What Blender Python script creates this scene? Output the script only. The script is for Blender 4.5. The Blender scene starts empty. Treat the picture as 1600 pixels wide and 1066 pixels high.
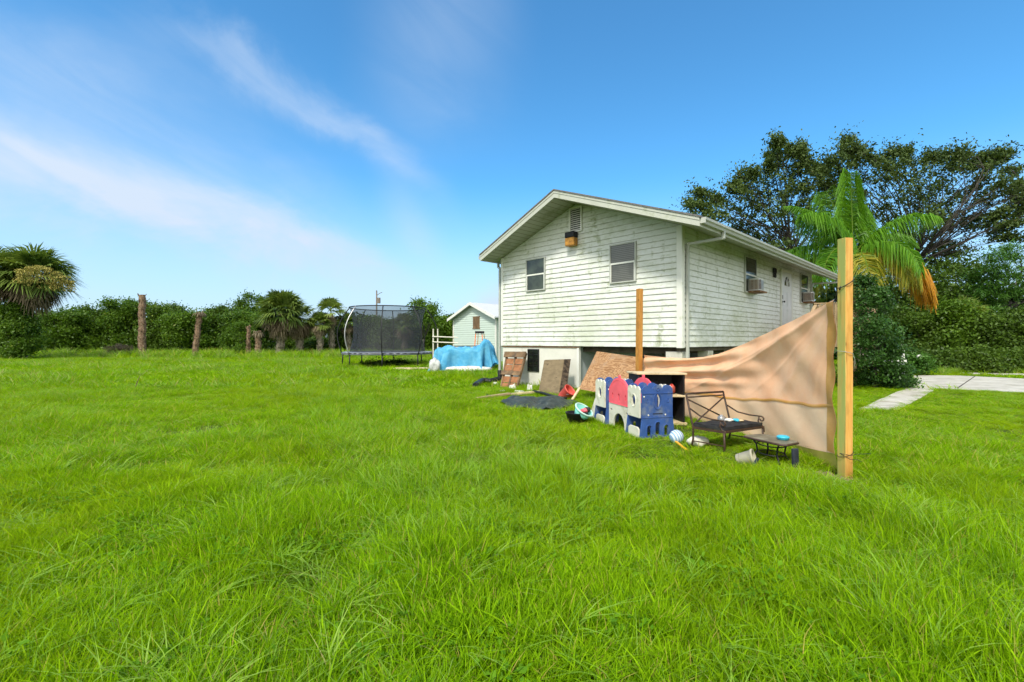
import bpy, math, random
import numpy as np
from mathutils import Vector, Matrix

# ------------------------------------------------------------ camera / world / sun / exposure
SC = bpy.context.scene
COL = SC.collection
CAMH = 1.4
F = 720.0
cam_d = bpy.data.cameras.new("camera"); cam = bpy.data.objects.new("camera", cam_d); COL.objects.link(cam)
cam.location = (0, 0, CAMH); cam.rotation_euler = (math.radians(90), 0, 0)
cam_d.sensor_width = 36.0; cam_d.lens = 36.0 * F / 1600.0; cam_d.clip_start = 0.05; cam_d.clip_end = 3000
SC.camera = cam
SUN_EL, SUN_AZ = math.radians(50), math.radians(203)      # azimuth measured clockwise from +Y
SUN_STR, SUN_ANG = 2.4, 8.0
SKY_STR = 0.15
SC.view_settings.view_transform = 'Standard'; SC.view_settings.look = 'None'
SC.view_settings.exposure = 0.75; SC.view_settings.gamma = 1.0
SC.view_settings.use_curve_mapping = False
SC.cycles.adaptive_threshold = .02; SC.cycles.max_bounces = 4; SC.cycles.diffuse_bounces = 3; SC.cycles.glossy_bounces = 2; SC.cycles.transmission_bounces = 3
SC.cycles.transparent_max_bounces = 6; SC.cycles.caustics_reflective = False; SC.cycles.caustics_refractive = False

sun_d = bpy.data.lights.new("sun", 'SUN'); sun = bpy.data.objects.new("sun", sun_d); COL.objects.link(sun)
sun_d.energy = SUN_STR; sun_d.angle = math.radians(SUN_ANG); sun_d.color = (1.0, 0.95, 0.84)
sdir = Vector((math.sin(SUN_AZ)*math.cos(SUN_EL), math.cos(SUN_AZ)*math.cos(SUN_EL), math.sin(SUN_EL)))
sun.rotation_euler = (-sdir).to_track_quat('-Z', 'Y').to_euler(); sun.location = (0, 0, 30)


class NT:
    """tiny node-tree helper"""
    def __init__(s, nt): s.nt = nt; s.n = nt.nodes; s.l = nt.links
    def node(s, t, **kw):
        n = s.n.new(t)
        for k, v in kw.items(): setattr(n, k, v)
        return n
    def put(s, sock, v):
        if v is None: return
        if hasattr(v, 'links') or isinstance(v, bpy.types.NodeSocket): s.l.new(v, sock)
        else:
            try: sock.default_value = v
            except Exception: sock.default_value = (v, v, v)
    def math(s, op, a, b=None, c=None, clamp=False):
        n = s.node('ShaderNodeMath', operation=op); n.use_clamp = clamp
        s.put(n.inputs[0], a); s.put(n.inputs[1], b); s.put(n.inputs[2], c)
        return n.outputs[0]
    def vmath(s, op, a, b=None):
        n = s.node('ShaderNodeVectorMath', operation=op)
        s.put(n.inputs[0], a); s.put(n.inputs[1], b)
        return n.outputs['Value'] if op in ('DOT_PRODUCT', 'LENGTH') else n.outputs[0]
    def mix(s, f, a, b, mode='MIX'):
        n = s.node('ShaderNodeMix', data_type='RGBA', blend_type=mode)
        s.put(n.inputs[0], f)
        for i, v in ((6, a), (7, b)):
            if isinstance(v, (tuple, list)): v = tuple(v)[:3] + (1,)
            s.put(n.inputs[i], v)
        return n.outputs[2]
    def noise(s, vec, scale, detail=3, rough=.55, dist=0):
        n = s.node('ShaderNodeTexNoise'); n.inputs['Scale'].default_value = scale
        n.inputs['Detail'].default_value = detail; n.inputs['Roughness'].default_value = rough
        n.inputs['Distortion'].default_value = dist
        if vec is not None: s.l.new(vec, n.inputs['Vector'])
        return n.outputs['Fac']
    def ramp(s, f, lo, hi):
        n = s.node('ShaderNodeMapRange', interpolation_type='SMOOTHSTEP'); s.put(n.inputs[0], f)
        n.inputs[1].default_value = lo; n.inputs[2].default_value = hi
        return n.outputs[0]
    def sep(s, v):
        n = s.node('ShaderNodeSeparateXYZ'); s.l.new(v, n.inputs[0]); return n.outputs
    def comb(s, x, y, z):
        n = s.node('ShaderNodeCombineXYZ'); s.put(n.inputs[0], x); s.put(n.inputs[1], y); s.put(n.inputs[2], z); return n.outputs[0]
    def pos(s, scale=(1, 1, 1)):
        g = s.node('ShaderNodeNewGeometry').outputs['Position']
        return g if scale == (1, 1, 1) else s.vmath('MULTIPLY', g, scale)


world = bpy.data.worlds.new("World"); SC.world = world; world.use_nodes = True
w = NT(world.node_tree); w.n.clear()
sky = w.node('ShaderNodeTexSky', sky_type='NISHITA'); sky.sun_disc = False
sky.sun_elevation = SUN_EL; sky.sun_rotation = SUN_AZ; sky.air_density = 1.0; sky.dust_density = 0.6; sky.ozone_density = 2.2
hs = w.node('ShaderNodeHueSaturation'); hs.inputs['Saturation'].default_value = 1.0; hs.inputs['Hue'].default_value = .5
w.l.new(w.mix(1.0, sky.outputs[0], (.37, .81, .98), 'MULTIPLY'), hs.inputs['Color'])
tc = w.node('ShaderNodeTexCoord').outputs['Generated']
sx, sy, sz = w.sep(tc)
az = w.math('ARCTAN2', sx, sy)                     # 0 towards +Y, positive to the right
el = w.math('ARCSINE', sz)
# streaky modulation, stretched along the direction of the streaks
ca, sa = math.cos(-.42), math.sin(-.42)
su = w.math('ADD', w.math('MULTIPLY', az, ca), w.math('MULTIPLY', el, sa))
sv = w.math('SUBTRACT', w.math('MULTIPLY', el, ca), w.math('MULTIPLY', az, sa))
st = w.noise(w.comb(w.math('MULTIPLY', su, 1.6), w.math('MULTIPLY', sv, 6.0), 3.1), 1.7, 6, .55, .5)
soft = w.noise(w.comb(w.math('MULTIPLY', az, 1.4), w.math('MULTIPLY', el, 2.2), 1.7), 1.8, 4, .5)
wob = w.math('MULTIPLY', w.math('SUBTRACT', w.noise(w.comb(w.math('MULTIPLY', az, 1.0), w.math('MULTIPLY', el, 1.5), 7.7), 4.0, 5, .6, .4), .5), .16)
def band(x0, x1, c0, c1, c2, wd, gain, soft=.12):
    """cirrus band el = c0+c1*az+c2*az^2 between azimuths x0..x1"""
    line = w.math('ADD', c0, w.math('MULTIPLY', az, w.math('ADD', c1, w.math('MULTIPLY', az, c2))))
    dd = w.math('DIVIDE', w.math('ADD', w.math('SUBTRACT', el, line), wob), wd)
    g = w.math('POWER', 2.718, w.math('MULTIPLY', w.math('MULTIPLY', dd, dd), -1))
    a = w.ramp(az, x0 - soft, x0 + soft); b = w.math('SUBTRACT', 1, w.ramp(az, x1 - soft, x1 + soft))
    return w.math('MULTIPLY', w.math('MULTIPLY', g, w.math('MULTIPLY', a, b)), gain)
stm = w.ramp(st, .22, .78)
bs = [band(-.62, -.20, .184, -.943, -.735, .032, .50), band(-1.1, -.36, -.041, -.767, -.504, .055, .60, .2), band(-1.2, -.45, .035, -.767, -.504, .105, .50, .25),
      band(-.60, -.28, -.02, -.767, -.504, .022, .30), band(-.26, -.04, .62, .25, 0, .15, .26), band(-.27, -.17, .06, -.9, 0, .08, .22, .05)]
tot = bs[0]
for b_ in bs[1:]: tot = w.math('ADD', tot, b_)
tot = w.math('MULTIPLY', tot, w.math('ADD', .45, w.math('MULTIPLY', stm, .65)))
low = w.math('SUBTRACT', 1, w.ramp(el, .0, .34))           # whitish air near the horizon
low = w.math('MULTIPLY', low, w.math('ADD', .82, w.math('MULTIPLY', w.ramp(soft, .35, .7), .18)))
puff = w.math('MULTIPLY', band(-.10, .2, .06, .1, 0, .05, .9, .06), w.ramp(soft, .3, .6))
tot = w.math('ADD', w.math('ADD', tot, low), w.math('MULTIPLY', puff, .5), clamp=True)
skyc = w.mix(tot, hs.outputs[0], (2.75, 3.25, 3.95))
fill_veil = w.math('MULTIPLY', w.ramp(w.math('MULTIPLY', sy, -1), -.15, .35), .92)      # unseen bright cloud sheet added behind the camera as neutral fill light
skyc = w.mix(fill_veil, skyc, (6.4, 6.3, 5.9))
bg = w.node('ShaderNodeBackground'); w.l.new(skyc, bg.inputs['Color']); bg.inputs['Strength'].default_value = SKY_STR
wo = w.node('ShaderNodeOutputWorld'); w.l.new(bg.outputs[0], wo.inputs['Surface'])

# ------------------------------------------------------------ helpers
def P(px, py, Y): return Vector(((px-800)/F*Y, Y, CAMH + (533-py)/F*Y))
def Gd(px, py): Y = CAMH*F/(py-533); return Vector(((px-800)/F*Y, Y, 0))
def X(px, Y): return (px-800)/F*Y
def Z(py, Y): return CAMH + (533-py)/F*Y

# house frame
HL = Vector((-.33, 14.93, 0)); HG = Vector((.694, -.720, 0)); HD = Vector((.720, .694, 0)); HW = 6.07; HLEN = 11.0
def H(u, t, z): p = HL + HG*u + HD*t; return Vector((p.x, p.y, z))

def tag(o, label=None, cat=None, group=None, kind=None):
    if label: o['label'] = label
    if cat: o['category'] = cat
    if group: o['group'] = group
    if kind: o['kind'] = kind
    return o
def thing(name, loc, label, cat, group=None):
    o = bpy.data.objects.new(name, None); COL.objects.link(o); o.location = loc
    o.empty_display_size = .2
    return tag(o, label, cat, group)
def new_obj(name, me, mat, parent=None):
    o = bpy.data.objects.new(name, me); COL.objects.link(o)
    if mat is not None:
        for m in (mat if isinstance(mat, (list, tuple)) else [mat]): me.materials.append(m)
    if parent is not None:
        o.parent = parent
        if parent.parent is None: o.matrix_parent_inverse = Matrix.Translation(-Vector(parent.location))   # geometry is written in world coordinates
    return o
def np_mesh(name, V, Q, smooth=False, attrs=None):
    V = np.asarray(V, dtype=np.float32).reshape(-1, 3); Q = np.asarray(Q, dtype=np.int32).reshape(-1, 4)
    me = bpy.data.meshes.new(name); me.vertices.add(len(V)); me.vertices.foreach_set('co', V.ravel())
    me.loops.add(Q.size); me.loops.foreach_set('vertex_index', Q.ravel())
    me.polygons.add(len(Q)); me.polygons.foreach_set('loop_start', np.arange(0, Q.size, 4, dtype=np.int32))
    if smooth: me.polygons.foreach_set('use_smooth', np.ones(len(Q), bool))
    if attrs:
        for k, a in attrs.items():
            at = me.attributes.new(k, 'FLOAT', 'POINT'); at.data.foreach_set('value', np.asarray(a, np.float32))
    me.update(calc_edges=True); return me

class MB:
    def __init__(s): s.v = []; s.f = []; s.m = []; s.mi = 0
    def add(s, vs, fs):
        b = len(s.v); s.v += [tuple(v) for v in vs]; s.f += [tuple(b+i for i in f) for f in fs]; s.m += [s.mi]*len(fs); return s
    def hexa(s, p):      # 8 corner points: bottom 0-3, top 4-7
        return s.add(p, [(0, 3, 2, 1), (4, 5, 6, 7), (0, 1, 5, 4), (1, 2, 6, 5), (2, 3, 7, 6), (3, 0, 4, 7)])
    def box(s, x0, x1, y0, y1, z0, z1, fr=None):
        p = [(x0, y0, z0), (x1, y0, z0), (x1, y1, z0), (x0, y1, z0), (x0, y0, z1), (x1, y0, z1), (x1, y1, z1), (x0, y1, z1)]
        if fr: p = [fr(*q) for q in p]
        return s.hexa(p)
    def beam(s, a, b, wd, th, up=(0, 0, 1)):
        a = Vector(a); b = Vector(b); d = (b-a).normalized(); up = Vector(up)
        sd = d.cross(up)
        if sd.length < 1e-3: sd = d.cross(Vector((1, 0, 0)))
        sd.normalize(); n = sd.cross(d).normalized(); sd *= wd/2; n *= th/2
        return s.hexa([a-sd-n, a+sd-n, a+sd+n, a-sd+n, b-sd-n, b+sd-n, b+sd+n, b-sd+n])
    def tube(s, pts, r, n=8, cap=True, closed=False):
        pts = [Vector(p) for p in pts]; m = len(pts)
        rr = r if isinstance(r, (list, tuple)) else [r]*m
        base = len(s.v); prev = None; vs = []
        for i, p in enumerate(pts):
            if closed: t = pts[(i+1) % m]-pts[i-1]
            else: t = pts[min(i+1, m-1)]-pts[max(i-1, 0)]
            t.normalize()
            if prev is None:
                a = Vector((0, 0, 1)) if abs(t.z) < .9 else Vector((1, 0, 0))
                x = t.cross(a).normalized()
            else: x = (prev - t*prev.dot(t)).normalized()
            prev = x; y = t.cross(x)
            for k in range(n):
                an = 2*math.pi*k/n; vs.append(p+(x*math.cos(an)+y*math.sin(an))*rr[i])
        fs = []
        for i in range(m if closed else m-1):
            j = (i+1) % m
            for k in range(n): fs.append((i*n+k, i*n+(k+1) % n, j*n+(k+1) % n, j*n+k))
        if cap and not closed: fs.append(tuple(range(n-1, -1, -1))); fs.append(tuple((m-1)*n+k for k in range(n)))
        return s.add(vs, fs)
    def grid(s, fn, nu, nv, closeu=False):
        vs = [fn(i/nu, j/nv) for i in range(nu+(0 if closeu else 1)) for j in range(nv+1)]
        fs = []
        for i in range(nu):
            a = i*(nv+1); b = ((i+1) % nu if closeu else i+1)*(nv+1)
            for j in range(nv): fs.append((a+j, b+j, b+j+1, a+j+1))
        return s.add(vs, fs)
    def prism(s, poly, ax, off):   # poly: list of points, extruded by off
        n = len(poly); off = Vector(off)
        vs = [Vector(p) for p in poly]+[Vector(p)+off for p in poly]
        fs = [tuple(range(n-1, -1, -1)), tuple(range(n, 2*n))]+[(i, (i+1) % n, n+(i+1) % n, n+i) for i in range(n)]
        return s.add(vs, fs)
    def lathe(s, c, prof, n=16, axis=(0, 0, 1)):
        ax = Vector(axis).normalized(); q = ax.to_track_quat('Z', 'Y'); c = Vector(c)
        vs = [c+q @ Vector((r*math.cos(2*math.pi*k/n), r*math.sin(2*math.pi*k/n), z)) for r, z in prof for k in range(n)]
        fs = []
        for i in range(len(prof)-1):
            for k in range(n): fs.append((i*n+k, i*n+(k+1) % n, (i+1)*n+(k+1) % n, (i+1)*n+k))
        return s.add(vs, fs)
    def build(s, name, mat, parent=None, smooth=False, bevel=0):
        me = bpy.data.meshes.new(name); me.from_pydata(s.v, [], s.f); me.update()
        o = new_obj(name, me, mat, parent)
        if any(s.m):
            me.polygons.foreach_set('material_index', s.m)
        if smooth: me.polygons.foreach_set('use_smooth', [True]*len(me.polygons))
        if bevel:
            b = o.modifiers.new('bevel', 'BEVEL'); b.width = bevel; b.segments = 2; b.limit_method = 'ANGLE'
        return o
rnd = random.Random(7); rng = np.random.default_rng(11)

# ------------------------------------------------------------ materials
def newmat(name):
    m = bpy.data.materials.new(name); m.use_nodes = True; t = NT(m.node_tree)
    bs_ = t.n['Principled BSDF']; bs_.inputs['Specular IOR Level'].default_value = .3
    return m, t, bs_
def bump(t, bs_, h, strength=.3, dist=.01):
    b = t.node('ShaderNodeBump'); b.inputs['Strength'].default_value = strength; b.inputs['Distance'].default_value = dist
    t.l.new(h, b.inputs['Height']); t.l.new(b.outputs[0], bs_.inputs['Normal'])
def mat(name, col, rough=.75, var=.25, scale=6, dirt=None, dscale=2.5, dlo=.5, dhi=.7, bmp=.15, bscale=40, metal=0, stretch=(1, 1, 1)):
    m, t, b = newmat(name)
    tc = t.node('ShaderNodeTexCoord').outputs['Object']
    if stretch != (1, 1, 1): tc = t.vmath('MULTIPLY', tc, stretch)
    n1 = t.noise(tc, scale, 5)
    c = t.mix(t.ramp(n1, .3, .7), tuple(x*(1-var) for x in col), tuple(min(1, x*(1+var)) for x in col))
    if dirt: c = t.mix(t.ramp(t.noise(tc, dscale, 6, .65), dlo, dhi), c, dirt)
    t.l.new(c, b.inputs['Base Color']); b.inputs['Roughness'].default_value = rough; b.inputs['Metallic'].default_value = metal
    if bmp: bump(t, b, t.noise(tc, bscale, 4), bmp)
    return m
M = {}
M['plasticwhite'] = mat('white plastic', (.68, .66, .56), .45, .08, 3, (.40, .39, .27), 6, .50, .75, .05)
M['plasticblue'] = mat('blue plastic', (.038, .095, .31), .5, .18, 4, (.16, .20, .27), 5, .48, .75, .05)
M['pink'] = mat('pink plastic', (.86, .13, .17), .45, .1, 3, (.7, .2, .2), 6, .6, .8, .03)
M['metalbrown'] = mat('bronze metal', (.055, .032, .022), .45, .3, 12, (.12, .06, .03), 9, .55, .75, .1)
M['blackmetal'] = mat('black metal', (.018, .018, .02), .5, .3, 8)
M['greymetal'] = mat('galvanized metal', (.5, .5, .5), .4, .15, 8, metal=.6)
M['black'] = mat('black plastic', (.012, .012, .014), .5, .3, 8)
M['red'] = mat('red plastic', (.62, .09, .07), .5, .12, 5, (.4, .12, .08), 6)
M['mint'] = mat('mint plastic', (.22, .62, .55), .45, .1, 5, bmp=0)
M['cream'] = mat('cream board', (.62, .50, .31), .6, .15, 8, (.40, .30, .16), 6)
M['skyblue'] = mat('light blue plastic', (.05, .45, .62), .35, .08, 5, bmp=0)
M['pot'] = mat('beige plastic pot', (.38, .35, .26), .6, .2, 8, (.22, .25, .10), 6, .5, .65)
M['potin'] = mat('dark soil inside', (.03, .022, .015), .9, .3, 20)
M['slate'] = mat('dark slate plastic', (.025, .03, .045), .6, .3, 8)
M['yellow'] = mat('yellow plastic', (.75, .40, .02), .45, .1, 8)
M['cushion'] = mat('black cushion', (.022, .022, .024), .9, .3, 12, (.05, .05, .045), 8)
M['whitepaint'] = mat('white painted trim', (.72, .73, .68), .5, .05, 3, (.42, .46, .30), 3.5, .58, .85, .04)
M['fascia'] = mat('grimy white fascia', (.50, .515, .45), .5, .08, 3, (.27, .30, .19), 3, .48, .8, .04)
M['gutter'] = mat('grey white gutter', (.44, .46, .42), .45, .05, 3, (.28, .30, .20), 5, .55, .85, .03, stretch=(1, 1, .5))
M['concrete_wall'] = mat('painted block wall', (.68, .67, .60), .8, .06, 2, (.40, .40, .29), 2.2, .55, .8, .2, 60)
M['bluewall'] = mat('pale blue grey board', (.42, .47, .48), .7, .06, 2, (.3, .33, .3), 3, .55, .8)
M['pier'] = mat('concrete pier', (.58, .57, .50), .8, .1, 3, (.35, .36, .25), 4)
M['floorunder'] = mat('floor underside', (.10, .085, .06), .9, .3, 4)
M['shingle'] = mat('grey roof shingles', (.16, .155, .15), .9, .25, 30, (.07, .07, .06), 2)
M['shingle_pale'] = mat('pale roof shingles', (.50, .52, .53), .9, .08, 20)
M['oldwood'] = mat('weathered brown wood', (.20, .125, .065), .8, .35, 5, (.09, .065, .045), 4, .45, .65, .4, 30, stretch=(1, 1, .3))
M['redwood'] = mat('stained wood', (.30, .13, .055), .7, .3, 6, (.14, .08, .05), 6, .5, .7, .3, 30)
M['mattress'] = mat('mouldy brown fibre', (.19, .145, .085), .95, .22, 5, (.075, .055, .035), 5, .56, .68, .5, 60, stretch=(1, 1, 2.5))
M['mattress_side'] = mat('dark mouldy side', (.085, .062, .042), .95, .35, 12, (.03, .022, .016), 8, .45, .6, .6, 50)
M['deckwood'] = mat('tan deck wood', (.40, .29, .17), .75, .15, 4, (.22, .17, .11), 5, .5, .75, .2, 30, stretch=(1, 1, .3))
M['tarpblack'] = mat('black ground tarp', (.040, .052, .048), .6, .3, 5, (.12, .13, .11), 6, .55, .75, .5, 14)
M['dirt'] = mat('dry soil', (.17, .125, .075), .95, .35, 20, (.34, .28, .17), 14, .5, .65, .8, 40)
M['paper'] = mat('white debris', (.66, .66, .62), .7, .1, 10, (.4, .38, .3), 8)
M['pipe'] = mat('black corrugated pipe', (.014, .015, .016), .4, .2, 8)
M['acwhite'] = mat('air conditioner white', (.60, .61, .58), .5, .05, 6, (.36, .34, .25), 7, .55, .8)
M['rust'] = mat('rusty tray', (.16, .075, .035), .8, .4, 14, (.35, .25, .14), 9)
M['doorwhite'] = mat('white door', (.66, .68, .70), .45, .03, 3, (.45, .47, .45), 3, .6, .9, .02)
M['bag'] = mat('grey white bag', (.52, .54, .53), .6, .15, 8, (.25, .27, .26), 9, .5, .7)
M['orange'] = mat('orange fibreglass', (.75, .16, .02), .5, .1, 8)
M['lampbox'] = mat('amber lamp box', (.50, .24, .045), .5, .25, 14, (.22, .10, .03), 9)
M['utilpole'] = mat('grey wood pole', (.20, .18, .16), .9, .2, 4)
M['deadtrunk'] = mat('dead palm trunk', (.17, .11, .07), .95, .4, 9, (.30, .24, .16), 6, .5, .7, .8, 14)
M['bark'] = mat('grey bark', (.040, .036, .030), .95, .35, 7, (.10, .095, .08), 4, .5, .7, .6, 12)
M['palmtrunk'] = mat('grey palm trunk', (.26, .23, .18), .95, .3, 8, (.12, .10, .07), 6, .45, .65, .7, 14)
M['soil'] = None

def glass(name, col, rough=.08):
    m, t, b = newmat(name)
    tc = t.node('ShaderNodeTexCoord').outputs['Object']
    c = t.mix(t.ramp(t.noise(tc, 2.5, 3), .35, .65), tuple(x*.6 for x in col), tuple(x*1.5 for x in col))
    t.l.new(c, b.inputs['Base Color']); b.inputs['Roughness'].default_value = rough; b.inputs['Specular IOR Level'].default_value = .6
    return m
M['glass'] = glass('window glass', (.035, .045, .03))
M['glassdark'] = glass('dark window glass', (.012, .018, .014))

def blind_mat():
    m, t, b = newmat('glass over slatted blind')
    z = t.sep(t.pos())[2]
    fr = t.math('FRACT', t.math('MULTIPLY', z, 22))
    c = t.mix(t.ramp(fr, .1, .5), (.03, .033, .028), (.12, .125, .11))
    c = t.mix(t.ramp(t.noise(t.pos(), 2.2, 3), .45, .75), c, (.06, .065, .055))
    t.l.new(c, b.inputs['Base Color']); b.inputs['Roughness'].default_value = .12; b.inputs['Specular IOR Level'].default_value = .6
    return m
M['blind'] = blind_mat()

def siding_mat(name, base, algae, low, amount):
    m, t, b = newmat(name)
    p = t.pos(); z = t.sep(p)[2]
    pv = t.vmath('MULTIPLY', p, (1.5, 1.5, .22)); ph = t.vmath('MULTIPLY', p, (1, 1, 2.4))
    n_big = t.noise(p, .7, 5, .6); n_v = t.noise(pv, 2.6, 6, .65); n_f = t.noise(ph, 5.5, 6, .7)
    n_t = t.noise(p, 28, 3)
    zl = t.math('SUBTRACT', 1, t.ramp(z, 1.2, 3.2)); zh = t.math('ADD', t.ramp(z, 3.3, 5.1), t.math('MULTIPLY', t.ramp(z, 3.6, 4.0), .6 if 'side' in name else 0))
    k = t.math('ADD', t.math('MULTIPLY', n_big, .55), t.math('MULTIPLY', n_f, .45))
    k = t.math('ADD', k, t.math('MULTIPLY', zl, .065)); k = t.math('ADD', k, t.math('MULTIPLY', zh, .06))
    film = t.math('MULTIPLY', t.ramp(k, .42, .70), amount)
    c = t.mix(t.ramp(n_t, .3, .7), tuple(x*.96 for x in base), base)
    c = t.mix(film, c, algae)
    spots = t.math('MULTIPLY', t.ramp(t.math('ADD', t.math('MULTIPLY', n_v, .6), t.math('MULTIPLY', n_f, .4)), .52, .66), low)
    c = t.mix(spots, c, (.23, .27, .11))
    # grime gathered along the lip of each board, then painted lap shade
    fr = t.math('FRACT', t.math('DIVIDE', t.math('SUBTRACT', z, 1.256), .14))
    lip = t.math('MULTIPLY', t.math('SUBTRACT', 1, t.ramp(fr, .0, .16)), t.math('ADD', .25, t.math('MULTIPLY', t.ramp(n_f, .4, .65), .6)))
    c = t.mix(t.math('MULTIPLY', lip, .5), c, (.17, .18, .09))
    und = t.math('MULTIPLY', t.ramp(fr, .90, .97), .34); c = t.mix(und, c, (.16, .165, .11))  # shade of the lap above painted in, mixed with some grime
    t.l.new(c, b.inputs['Base Color']); b.inputs['Roughness'].default_value = .55
    bump(t, b, t.noise(t.vmath('MULTIPLY', p, (3, 3, 30)), 3, 4), .12, .004)
    return m
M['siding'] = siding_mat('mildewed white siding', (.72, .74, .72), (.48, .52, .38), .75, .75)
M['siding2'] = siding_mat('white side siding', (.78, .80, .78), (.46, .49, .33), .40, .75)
M['siding3'] = siding_mat('pale green shed siding', (.56, .66, .60), (.50, .60, .50), .1, .3)

def soffit_mat():
    m, t, b = newmat('grooved white soffit')
    p = t.pos(); q = t.vmath('DOT_PRODUCT', p, (.694, -.72, 0))
    fr = t.math('FRACT', t.math('MULTIPLY', q, 6.2))
    gr = t.math('SUBTRACT', 1, t.ramp(t.math('ABSOLUTE', t.math('SUBTRACT', fr, .5)), .0, .10))
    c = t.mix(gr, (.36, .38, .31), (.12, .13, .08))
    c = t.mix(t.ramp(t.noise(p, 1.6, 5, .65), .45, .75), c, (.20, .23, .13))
    t.l.new(c, b.inputs['Base Color']); b.inputs['Roughness'].default_value = .6
    return m
M['soffit'] = soffit_mat()

def wood_post(name, c1, c2, green):
    m, t, b = newmat(name)
    p = t.node('ShaderNodeTexCoord').outputs['Object']
    g = t.noise(t.vmath('MULTIPLY', p, (1, 1, .06)), 46, 6, .6, .6); k = t.noise(t.vmath('MULTIPLY', p, (1, 1, .35)), 9, 4)
    c = t.mix(t.ramp(g, .3, .7), c1, c2)
    c = t.mix(t.math('MULTIPLY', t.ramp(k, .48, .62), .35), c, tuple(x*.55 for x in c1))
    vo = t.node('ShaderNodeTexVoronoi'); vo.inputs['Scale'].default_value = 3.3; t.l.new(t.vmath('MULTIPLY', p, (2, 2, 1)), vo.inputs['Vector'])
    c = t.mix(t.math('SUBTRACT', 1, t.ramp(vo.outputs['Distance'], .04, .13)), c, (.12, .045, .012))
    zz_ = t.sep(p)[2]; c = t.mix(t.math('MULTIPLY', t.math('SUBTRACT', 1, t.ramp(t.math('ADD', zz_, t.math('MULTIPLY', k, .3)), .1, .55)), .6), c, tuple(x*.5 for x in c1))
    crk = t.noise(t.vmath('MULTIPLY', p, (1, 1, .03)), 30, 3, .5); c = t.mix(t.math('MULTIPLY', t.ramp(crk, .62, .66), .7), c, tuple(x*.25 for x in c1))
    if green:
        nx = t.node('ShaderNodeNewGeometry').outputs['Normal']
        f = t.ramp(t.vmath('DOT_PRODUCT', nx, (-.83, -.55, 0)), .45, .8)   # the treated face that weathered green
        f = t.math('MULTIPLY', f, t.math('ADD', .45, t.math('MULTIPLY', t.ramp(t.noise(t.vmath('MULTIPLY', p, (1, 1, .12)), 16, 4), .35, .6), .5)))
        c = t.mix(f, c, (.33, .38, .10))
    t.l.new(c, b.inputs['Base Color']); b.inputs['Roughness'].default_value = .7; bump(t, b, g, .3, .004)
    return m
M['post'] = wood_post('yellow pine post', (.62, .30, .06), (.72, .42, .12), True)
M['post2'] = wood_post('orange brown post', (.42, .18, .035), (.55, .27, .06), False)

def plywood():
    m, t, b = newmat('plywood face')
    p = t.node('ShaderNodeTexCoord').outputs['Object']
    n = t.noise(t.vmath('MULTIPLY', p, (.9, .9, 2.4)), 1.3, 5, .55, 1.2)
    r = t.math('FRACT', t.math('MULTIPLY', n, 16)); r = t.ramp(t.math('ABSOLUTE', t.math('SUBTRACT', r, .5)), .05, .45)
    c = t.mix(r, (.24, .12, .05), (.44, .26, .13))
    c = t.mix(t.ramp(t.noise(p, 3, 5, .7), .45, .75), c, (.33, .22, .14))
    t.l.new(c, b.inputs['Base Color']); b.inputs['Roughness'].default_value = .75
    return m
M['plywood'] = plywood()

def fabric(name, c1, c2, weave=240, trans=.25, wr=6):
    m, t, b = newmat(name)
    p = t.node('ShaderNodeTexCoord').outputs['Object']
    n = t.noise(p, 3.0, 6, .6); f = t.noise(t.vmath('MULTIPLY', p, (1, 1, 7)), 26, 3)
    c = t.mix(t.ramp(n, .3, .7), c1, c2); c = t.mix(t.math('MULTIPLY', t.ramp(f, .4, .7), .15), c, tuple(x*.80 for x in c1))
    t.l.new(c, b.inputs['Base Color']); b.inputs['Roughness'].default_value = .85
    hh = t.math('ADD', t.noise(p, wr, 6, .6, .6), t.math('MULTIPLY', f, .3)); bump(t, b, hh, .32 if 'tarp' not in name else .9, .015 if 'tarp' not in name else .06)
    tr = t.node('ShaderNodeBsdfTranslucent'); t.l.new(c, tr.inputs['Color'])
    mx = t.node('ShaderNodeMixShader'); mx.inputs[0].default_value = trans
    t.l.new(b.outputs[0], mx.inputs[1]); t.l.new(tr.outputs[0], mx.inputs[2]); t.l.new(mx.outputs[0], t.n['Material Output'].inputs['Surface'])
    return m
M['peach'] = fabric('peach shade cloth', (.93, .50, .28), (.95, .59, .37), trans=.15)
M['peach_low'] = fabric('faded tan shade cloth', (.90, .58, .36), (.94, .66, .44), trans=.2)
M['peach_hem'] = fabric('golden hem', (.66, .36, .09), (.76, .48, .18), trans=.3)
M['hemgreen'] = fabric('yellow green net', (.34, .32, .05), (.48, .42, .09), trans=.5)
M['bluetarp'] = fabric('blue tarp', (.08, .40, .70), (.18, .56, .82), trans=.15, wr=5)

def net_mat():
    m, t, b = newmat('black safety net')
    b.inputs['Base Color'].default_value = (.04, .044, .052, 1); b.inputs['Roughness'].default_value = .6
    tr = t.node('ShaderNodeBsdfTransparent'); mx = t.node('ShaderNodeMixShader')
    p = t.pos(); f = t.math('ADD', .42, t.math('MULTIPLY', t.noise(p, 1.2, 3), .12))
    t.l.new(f, mx.inputs[0]); t.l.new(tr.outputs[0], mx.inputs[1]); t.l.new(b.outputs[0], mx.inputs[2])
    t.l.new(mx.outputs[0], t.n['Material Output'].inputs['Surface'])
    return m
M['net'] = net_mat()

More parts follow.
